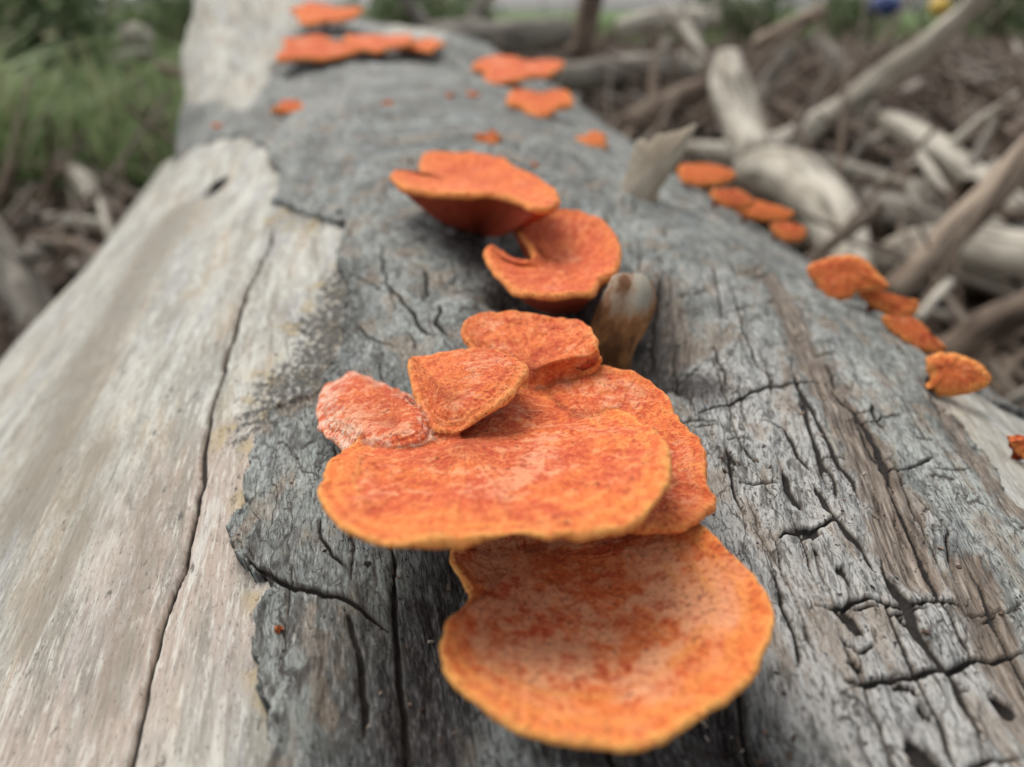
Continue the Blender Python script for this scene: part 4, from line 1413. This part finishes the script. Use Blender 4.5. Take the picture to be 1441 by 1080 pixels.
limb_px('driftwood_branch', [(815, 75, 3.6, 40), (824, 30, 3.6, 36), (836, -20, 3.6, 30)], DW[2], 'dark upright stump at the top behind the far bracket pair', 'branch', GRP, 19)
limb_px('driftwood_branch', [(600, 66, 2.6, 60), (660, 62, 2.6, 66), (740, 52, 2.6, 52), (800, 42, 2.6, 40)], DW[1], 'grey log lying crosswise beyond the far end of the log', 'branch', GRP, 20)
limb_px('driftwood_branch', [(870, 40, 5.0, 26), (940, 28, 5.0, 36), (1010, 26, 5.0, 28)], DW[0], 'far pale log near the skyline', 'branch', GRP, 21)
limb_px('driftwood_branch', [(1230, 245, 1.9, 18), (1150, 178, 2.0, 22), (1095, 150, 2.1, 16)], DW[2], 'brown limb in shade under the long bent branch', 'branch', GRP, 22)
limb_px('driftwood_branch', [(1330, 500, 0.95, 40), (1400, 450, 0.95, 46), (1480, 420, 0.95, 46)], DW[2], 'dark brown limb deep in the gap beside the log', 'branch', GRP, 23)
GL = 'driftwood pieces on the grass side of the log'
limb_px('driftwood_branch', [(-40, 310, 1.25, 56), (5, 370, 1.2, 62), (40, 425, 1.15, 60), (75, 490, 1.1, 50)], DW[1], 'grey limb at the left edge beside the bare wood', 'branch', GL, 24)
limb_px('driftwood_stick', [(64, 308, 2.0, 14), (105, 312, 2.0, 20), (150, 316, 2.0, 16)], DW[0], 'pale stick lying level left of the log', 'stick', GL, 25)
limb_px('driftwood_stick', [(142, 285, 1.9, 14), (150, 310, 1.85, 12), (155, 335, 1.8, 8)], DW[0], 'short pale peg beside the level stick', 'stick', GL, 26)
limb_px('driftwood_stick', [(60, 345, 1.7, 16), (110, 348, 1.7, 22), (160, 372, 1.65, 20)], DW[3], 'tan stick beneath the level pale stick', 'stick', GL, 27)
limb_px('driftwood_stick', [(105, 240, 2.4, 22), (120, 260, 2.35, 28), (128, 282, 2.3, 20)], DW[0], 'stubby pale chunk at the edge of the grass', 'stick', GL, 28)
limb_px('driftwood_stick', [(60, 238, 2.5, 16), (85, 240, 2.5, 20), (102, 243, 2.5, 14)], DW[3], 'small tan chunk at the edge of the grass', 'stick', GL, 29)
limb_px('driftwood_stick', [(222, 92, 3.0, 12), (240, 100, 3.0, 16), (262, 108, 3.0, 12)], DW[3], 'tan stick in the grass next to the pale limb shoulder', 'stick', GL, 30)
limb_px('driftwood_stick', [(155, 122, 3.0, 9), (190, 146, 3.0, 13), (236, 172, 3.0, 11)], DW[3], 'thin pale stem slanting through the grass', 'stick', GL, 31)
limb_px('driftwood_stick', [(170, 52, 4.2, 22), (192, 50, 4.2, 32), (212, 58, 4.2, 22)], DW[0], 'pale wood chunk half hidden in the weeds', 'stick', GL, 32, 0.2)
limb_px('driftwood_stick', [(150, 86, 4.0, 14), (182, 82, 4.0, 24), (215, 76, 4.0, 14)], DW[1], 'grey chunk below the pale one in the weeds', 'stick', GL, 33, 0.2)
limb_px('driftwood_branch', [(20, 205, 3.0, 14), (110, 215, 2.9, 26), (235, 222, 2.8, 28)], DW[2], 'brown limb lying along the foot of the grass', 'branch', GL, 34)

# ------------------------------------------------------------------ small litter, grass, weeds: masses nobody could count
def litter():
    Vs, Qs, tone, gr = [], [], [], []
    n0 = 0
    r_ = random.Random(12)
    for k in range(17000):
        d = 0.75 * (18 / 0.75) ** r_.random()
        az = math.radians(r_.uniform(-40, 42))
        x, y = d * math.sin(az), d * math.cos(az)
        # keep off the log
        al = (x - AX0[0]) * AXD[0] + (y - AX0[1]) * AXD[1]
        ac = abs((x - AX0[0]) * AXD[1] - (y - AX0[1]) * AXD[0])
        if ac < 0.36 and al < 1.5:
            continue
        if x < -0.2 and d > 3.0 and r_.random() < 0.75:
            continue
        z = float(ground_z(x, y)) + r_.uniform(0, 0.07)
        L = r_.choice((0.05, 0.09, 0.14, 0.22, 0.35)) * r_.uniform(0.7, 1.3) * (1 + d * 0.06)
        rd = L * r_.uniform(0.012, 0.05)
        ya, pt = r_.uniform(0, math.pi), r_.gauss(0, 0.28)
        D_ = np.array([math.cos(ya) * math.cos(pt), math.sin(ya) * math.cos(pt), math.sin(pt)])
        U_ = nrm(np.cross(D_, (0.1, 0.05, 1)))
        W_ = np.cross(U_, D_)
        tn = r_.random() ** 1.1
        if k % 9 == 0:                                        # longer whippy twigs standing out of the litter
            L = r_.uniform(0.25, 0.7)
            rd = r_.uniform(0.003, 0.008)
            pt = r_.gauss(0.15, 0.4)
            D_ = np.array([math.cos(ya) * math.cos(pt), math.sin(ya) * math.cos(pt), math.sin(pt)])
            U_ = nrm(np.cross(D_, (0.1, 0.05, 1)))
            W_ = np.cross(U_, D_)
            z += abs(math.sin(pt)) * L * 0.4
            tn = r_.uniform(0.25, 0.8)
        bend = r_.gauss(0, 0.08) * L
        for i, f in enumerate((-0.5, 0.0, 0.5)):
            c_ = np.array([x, y, z]) + D_ * L * f + U_ * (bend if i == 1 else 0)
            q_ = rd * (1.0, 0.9, 0.55)[i]
            for j in range(5):
                a = j * 2 * math.pi / 5
                Vs.append(c_ + (U_ * math.cos(a) + W_ * math.sin(a)) * q_)
                tone.append(tn)
                gr.append((math.cos(a) * rd, L * f, math.sin(a) * rd))
        for i in range(2):
            for j in range(5):
                Qs.append((n0 + i * 5 + j, n0 + i * 5 + (j + 1) % 5, n0 + i * 5 + 5 + (j + 1) % 5, n0 + i * 5 + 5 + j))
        n0 += 15
    m = NT('litter_wood')
    t_ = m.attr('tone')
    c_ = m.ramp(t_, [(0.0, (0.040, 0.029, 0.021)), (0.35, (0.110, 0.076, 0.053)), (0.6, (0.17, 0.125, 0.090)), (0.85, (0.27, 0.235, 0.195)), (1.0, (0.42, 0.385, 0.33))])
    n_ = m.noise(m.attr('grain', True), (120, 20, 120), 3, 0.6)
    c_ = m.mix(m.rng(n_, 0.5, 0.3, 0, 0.6), c_, (0.03, 0.022, 0.017))
    o = mesh_np('driftwood_litter', np.array(Vs), np.array(Qs), m.done(c_), True, {'tone': np.array(tone), 'grain': np.array(gr)})
    return tag(o, 'brown and grey sticks and bark scraps littering the ground round the log', 'litter', None, 'stuff')


litter()


def mat_leaf(name, a, b):
    m = NT(name)
    t_ = m.attr('tone')
    c_ = m.mix(t_, a, b)
    c_ = m.mix(m.rng(t_, 0.82, 0.90, 0, 0.8), c_, (0.33, 0.29, 0.18))
    tr = m.n('ShaderNodeBsdfTranslucent')
    m.lk(c_, tr.inputs[0])
    mx = m.n('ShaderNodeMixShader')
    mx.inputs[0].default_value = 0.25
    m.lk(m.b.outputs[0], mx.inputs[1])
    m.lk(tr.outputs[0], mx.inputs[2])
    m.lk(mx.outputs[0], m.out.inputs[0])
    m.b.inputs['Roughness'].default_value = 0.6
    return m.done(c_)


GRASS = mat_leaf('grass_blades', (0.14, 0.20, 0.08), (0.36, 0.43, 0.21))


def blades(name, n, place, hgt, wid, mat, seed):
    r_ = np.random.default_rng(seed)
    P = place(r_, n)
    n = len(P)
    h = hgt * r_.uniform(0.45, 1.25, n) * (0.35 + 1.3 * vn2(P[:, 0] / 0.45, P[:, 1] / 0.45, 77))
    az = r_.uniform(0, 2 * math.pi, n)
    lean = np.abs(r_.normal(0.45, 0.4, n))
    wv = wid * r_.uniform(0.5, 1.5, n)
    d = np.stack([np.cos(az), np.sin(az), np.zeros(n)], 1)
    s_ = np.stack([-np.sin(az + 0.6), np.cos(az + 0.6), np.zeros(n)], 1)
    rows = []
    for f, ww in ((0, 1.0), (0.4, 0.9), (0.75, 0.6), (1.0, 0.08)):
        c_ = P + d * (lean * h * f * f)[:, None] + np.array([0, 0, 1.0]) * (h * f * (1 - 0.25 * lean * f))[:, None]
        rows.append(c_ - s_ * (wv * ww / 2)[:, None])
        rows.append(c_ + s_ * (wv * ww / 2)[:, None])
    V = np.stack(rows, 1).reshape(-1, 3)
    b0 = np.arange(n)[:, None] * 8
    Q_ = np.concatenate([np.stack([b0[:, 0] + 2 * k, b0[:, 0] + 2 * k + 1, b0[:, 0] + 2 * k + 3, b0[:, 0] + 2 * k + 2], 1) for k in range(3)])
    tone = np.repeat(r_.uniform(0, 1, n), 8)
    return mesh_np(name, V, Q_, mat, True, {'tone': tone})


def left_place(r_, n):
    d = 2.5 * (16 / 2.5) ** r_.random(n)
    az = np.radians(r_.uniform(-44, -13, n))
    x, y = d * np.sin(az), d * np.cos(az)
    k = fbm2(x / 0.5, y / 0.5, 501, 3) > 0.0
    x, y = x[k], y[k]
    return np.stack([x, y, ground_z(x, y) - 0.01], 1)


g1 = blades('grass', 17000, left_place, 0.42, 0.018, GRASS, 5)
tag(g1, 'green grass and weeds growing behind the log on the left', 'grass', None, 'stuff')


def far_place(r_, n):
    d = 13 * (45 / 13) ** r_.random(n)
    az = np.radians(r_.uniform(-20, 44, n))
    x, y = d * np.sin(az), d * np.cos(az)
    return np.stack([x, y, ground_z(x, y) - 0.01], 1)


g2 = blades('far_grass', 9000, far_place, 0.30, 0.03, mat_leaf('far_grass_blades', (0.05, 0.085, 0.025), (0.16, 0.19, 0.07)), 6)
tag(g2, 'distant yellow green grass beyond the driftwood', 'grass', None, 'stuff')

# ------------------------------------------------------------------ bushes
LEAF = [mat_leaf('bush_leaf', (0.075, 0.115, 0.05), (0.21, 0.27, 0.125)), mat_leaf('pale_bush_leaf', (0.04, 0.07, 0.025), (0.12, 0.165, 0.06))]
TWIG = mat_driftwood('bush_wood', (0.12, 0.09, 0.065), (0.06, 0.045, 0.03), 6.0)


def bush(x, y, h, wdt, label, k, seed):
    r_ = np.random.default_rng(seed)
    z = float(ground_z(x, y))
    b = empty('bush', (x, y, z))
    tag(b, label, 'bush', 'bushes behind the driftwood')
    Vs, Qs, Ts, Gs, n0 = [], [], [], [], 0
    tips = []
    for i in range(9):
        a = r_.uniform(0, 2 * math.pi)
        e = np.array([math.cos(a) * wdt * r_.uniform(.2, .5), math.sin(a) * wdt * r_.uniform(.2, .5), h * r_.uniform(.55, .95)])
        m_ = e * np.array([.35, .35, .55]) + r_.normal(0, .04, 3) * h
        V, q, tri, g = tube([np.array([x, y, z - .02]), np.array([x, y, z]) + m_, np.array([x, y, z]) + e], [h * .022, h * .014, h * .005], 6, seed + i, .1)
        Vs.append(V)
        Qs.append(np.vstack([q[:, [0, 1, 2]], q[:, [0, 2, 3]], tri]) + n0)
        Gs.append(g)
        n0 += len(V)
        tips += [m_, e, (m_ + e) / 2]
    mesh_np('stem', np.vstack(Vs), np.vstack(Qs), TWIG, True, {'grain': np.vstack(Gs)}, b, (x, y, z))
    n = 1700
    c = np.array(tips)[r_.integers(0, len(tips), n)] + r_.normal(0, 1, (n, 3)) * np.array([wdt * .16, wdt * .16, h * .12])
    c[:, 2] = np.clip(c[:, 2], h * 0.04, None)
    A_ = r_.normal(0, 1, (n, 3))
    A_ /= np.linalg.norm(A_, axis=1)[:, None]
    B_ = np.cross(A_, r_.normal(0, 1, (n, 3)))
    B_ /= np.linalg.norm(B_, axis=1)[:, None]
    sz = (h * 0.055 * r_.uniform(.6, 1.4, n))[:, None]
    c = c + np.array([x, y, z])
    V = np.stack([c - A_ * sz, c + B_ * sz * .45, c + A_ * sz, c - B_ * sz * .45], 1).reshape(-1, 3)
    mesh_np('crown', V, np.arange(n * 4).reshape(-1, 4), LEAF[k], False, {'tone': np.repeat(r_.uniform(0, 1, n), 4)}, b, (x, y, z))


def bush_px(pxx, d, h, wdt, label, k, seed):
    r = ray(pxx, 15)
    bush(r[0] * d, r[1] * d, h, wdt, label, k, seed)


bush_px(20, 4.6, 0.85, 0.9, 'leafy green bush at the top left corner', 0, 61)
bush_px(40, 8.5, 0.66, 1.1, 'low green bush half hidden behind the corner bush', 0, 62)
bush_px(245, 6.0, 0.80, 0.7, 'dark green bush just left of the pale limb shoulder', 0, 63)
bush_px(560, 7.5, 0.80, 1.0, 'dark green bush behind the topmost brackets', 0, 64)
bush_px(650, 10.0, 0.66, 0.7, 'dark green bush right of the topmost brackets, next to the sky gap', 0, 65)
bush_px(1045, 12.0, 0.80, 1.1, 'small green bush at the top, above the upright pale stub', 1, 66)
bush_px(1205, 13.0, 0.90, 0.9, 'green bush beside the small blue bundle', 0, 67)
bush_px(1420, 11.0, 0.90, 1.8, 'yellowish green bush at the top right corner', 1, 68)

# ------------------------------------------------------------------ two bits of colour far off
def lumpy(name, c, r, mat, seed):
    th_, ph_ = np.meshgrid(np.linspace(0, math.pi, 14), np.linspace(0, 2 * math.pi, 22, endpoint=False), indexing='ij')
    D_ = np.stack([np.sin(th_) * np.cos(ph_), np.sin(th_) * np.sin(ph_), np.cos(th_)], -1).reshape(-1, 3)
    V = c + D_ * np.array(r) * (1 + 0.22 * fbm3(D_ * 2.2, seed, 3))[:, None]
    ii = np.arange(14 * 22).reshape(14, 22)
    j = np.roll(np.arange(22), -1)
    return mesh_np(name, V, np.stack([ii[:-1], ii[1:], ii[1:][:, j], ii[:-1][:, j]], -1).reshape(-1, 4), mat, True, None, None, np.asarray(c) - np.array([0, 0, r[2]]))


def plain(name, a, b):
    m = NT(name)
    n_ = m.noise(m.obj(), 9, 4, 0.6)
    return m.done(m.mix(n_, a, b), m.bump(n_, 0.02, 0.6), 0.5)


tag(lumpy('bundle', at(1245, 8, 9.0), (0.16, 0.14, 0.10), plain('blue_sheeting', (0.02, 0.035, 0.11), (0.06, 0.09, 0.22)), 71), 'small blue bundle far off at the top edge', 'bundle')
tag(lumpy('float', at(1322, 9, 3.0), (0.030, 0.030, 0.028), plain('yellow_plastic', (0.50, 0.33, 0.05), (0.75, 0.52, 0.13)), 72), 'small yellow blob at the top beside the long bent branch', 'float')
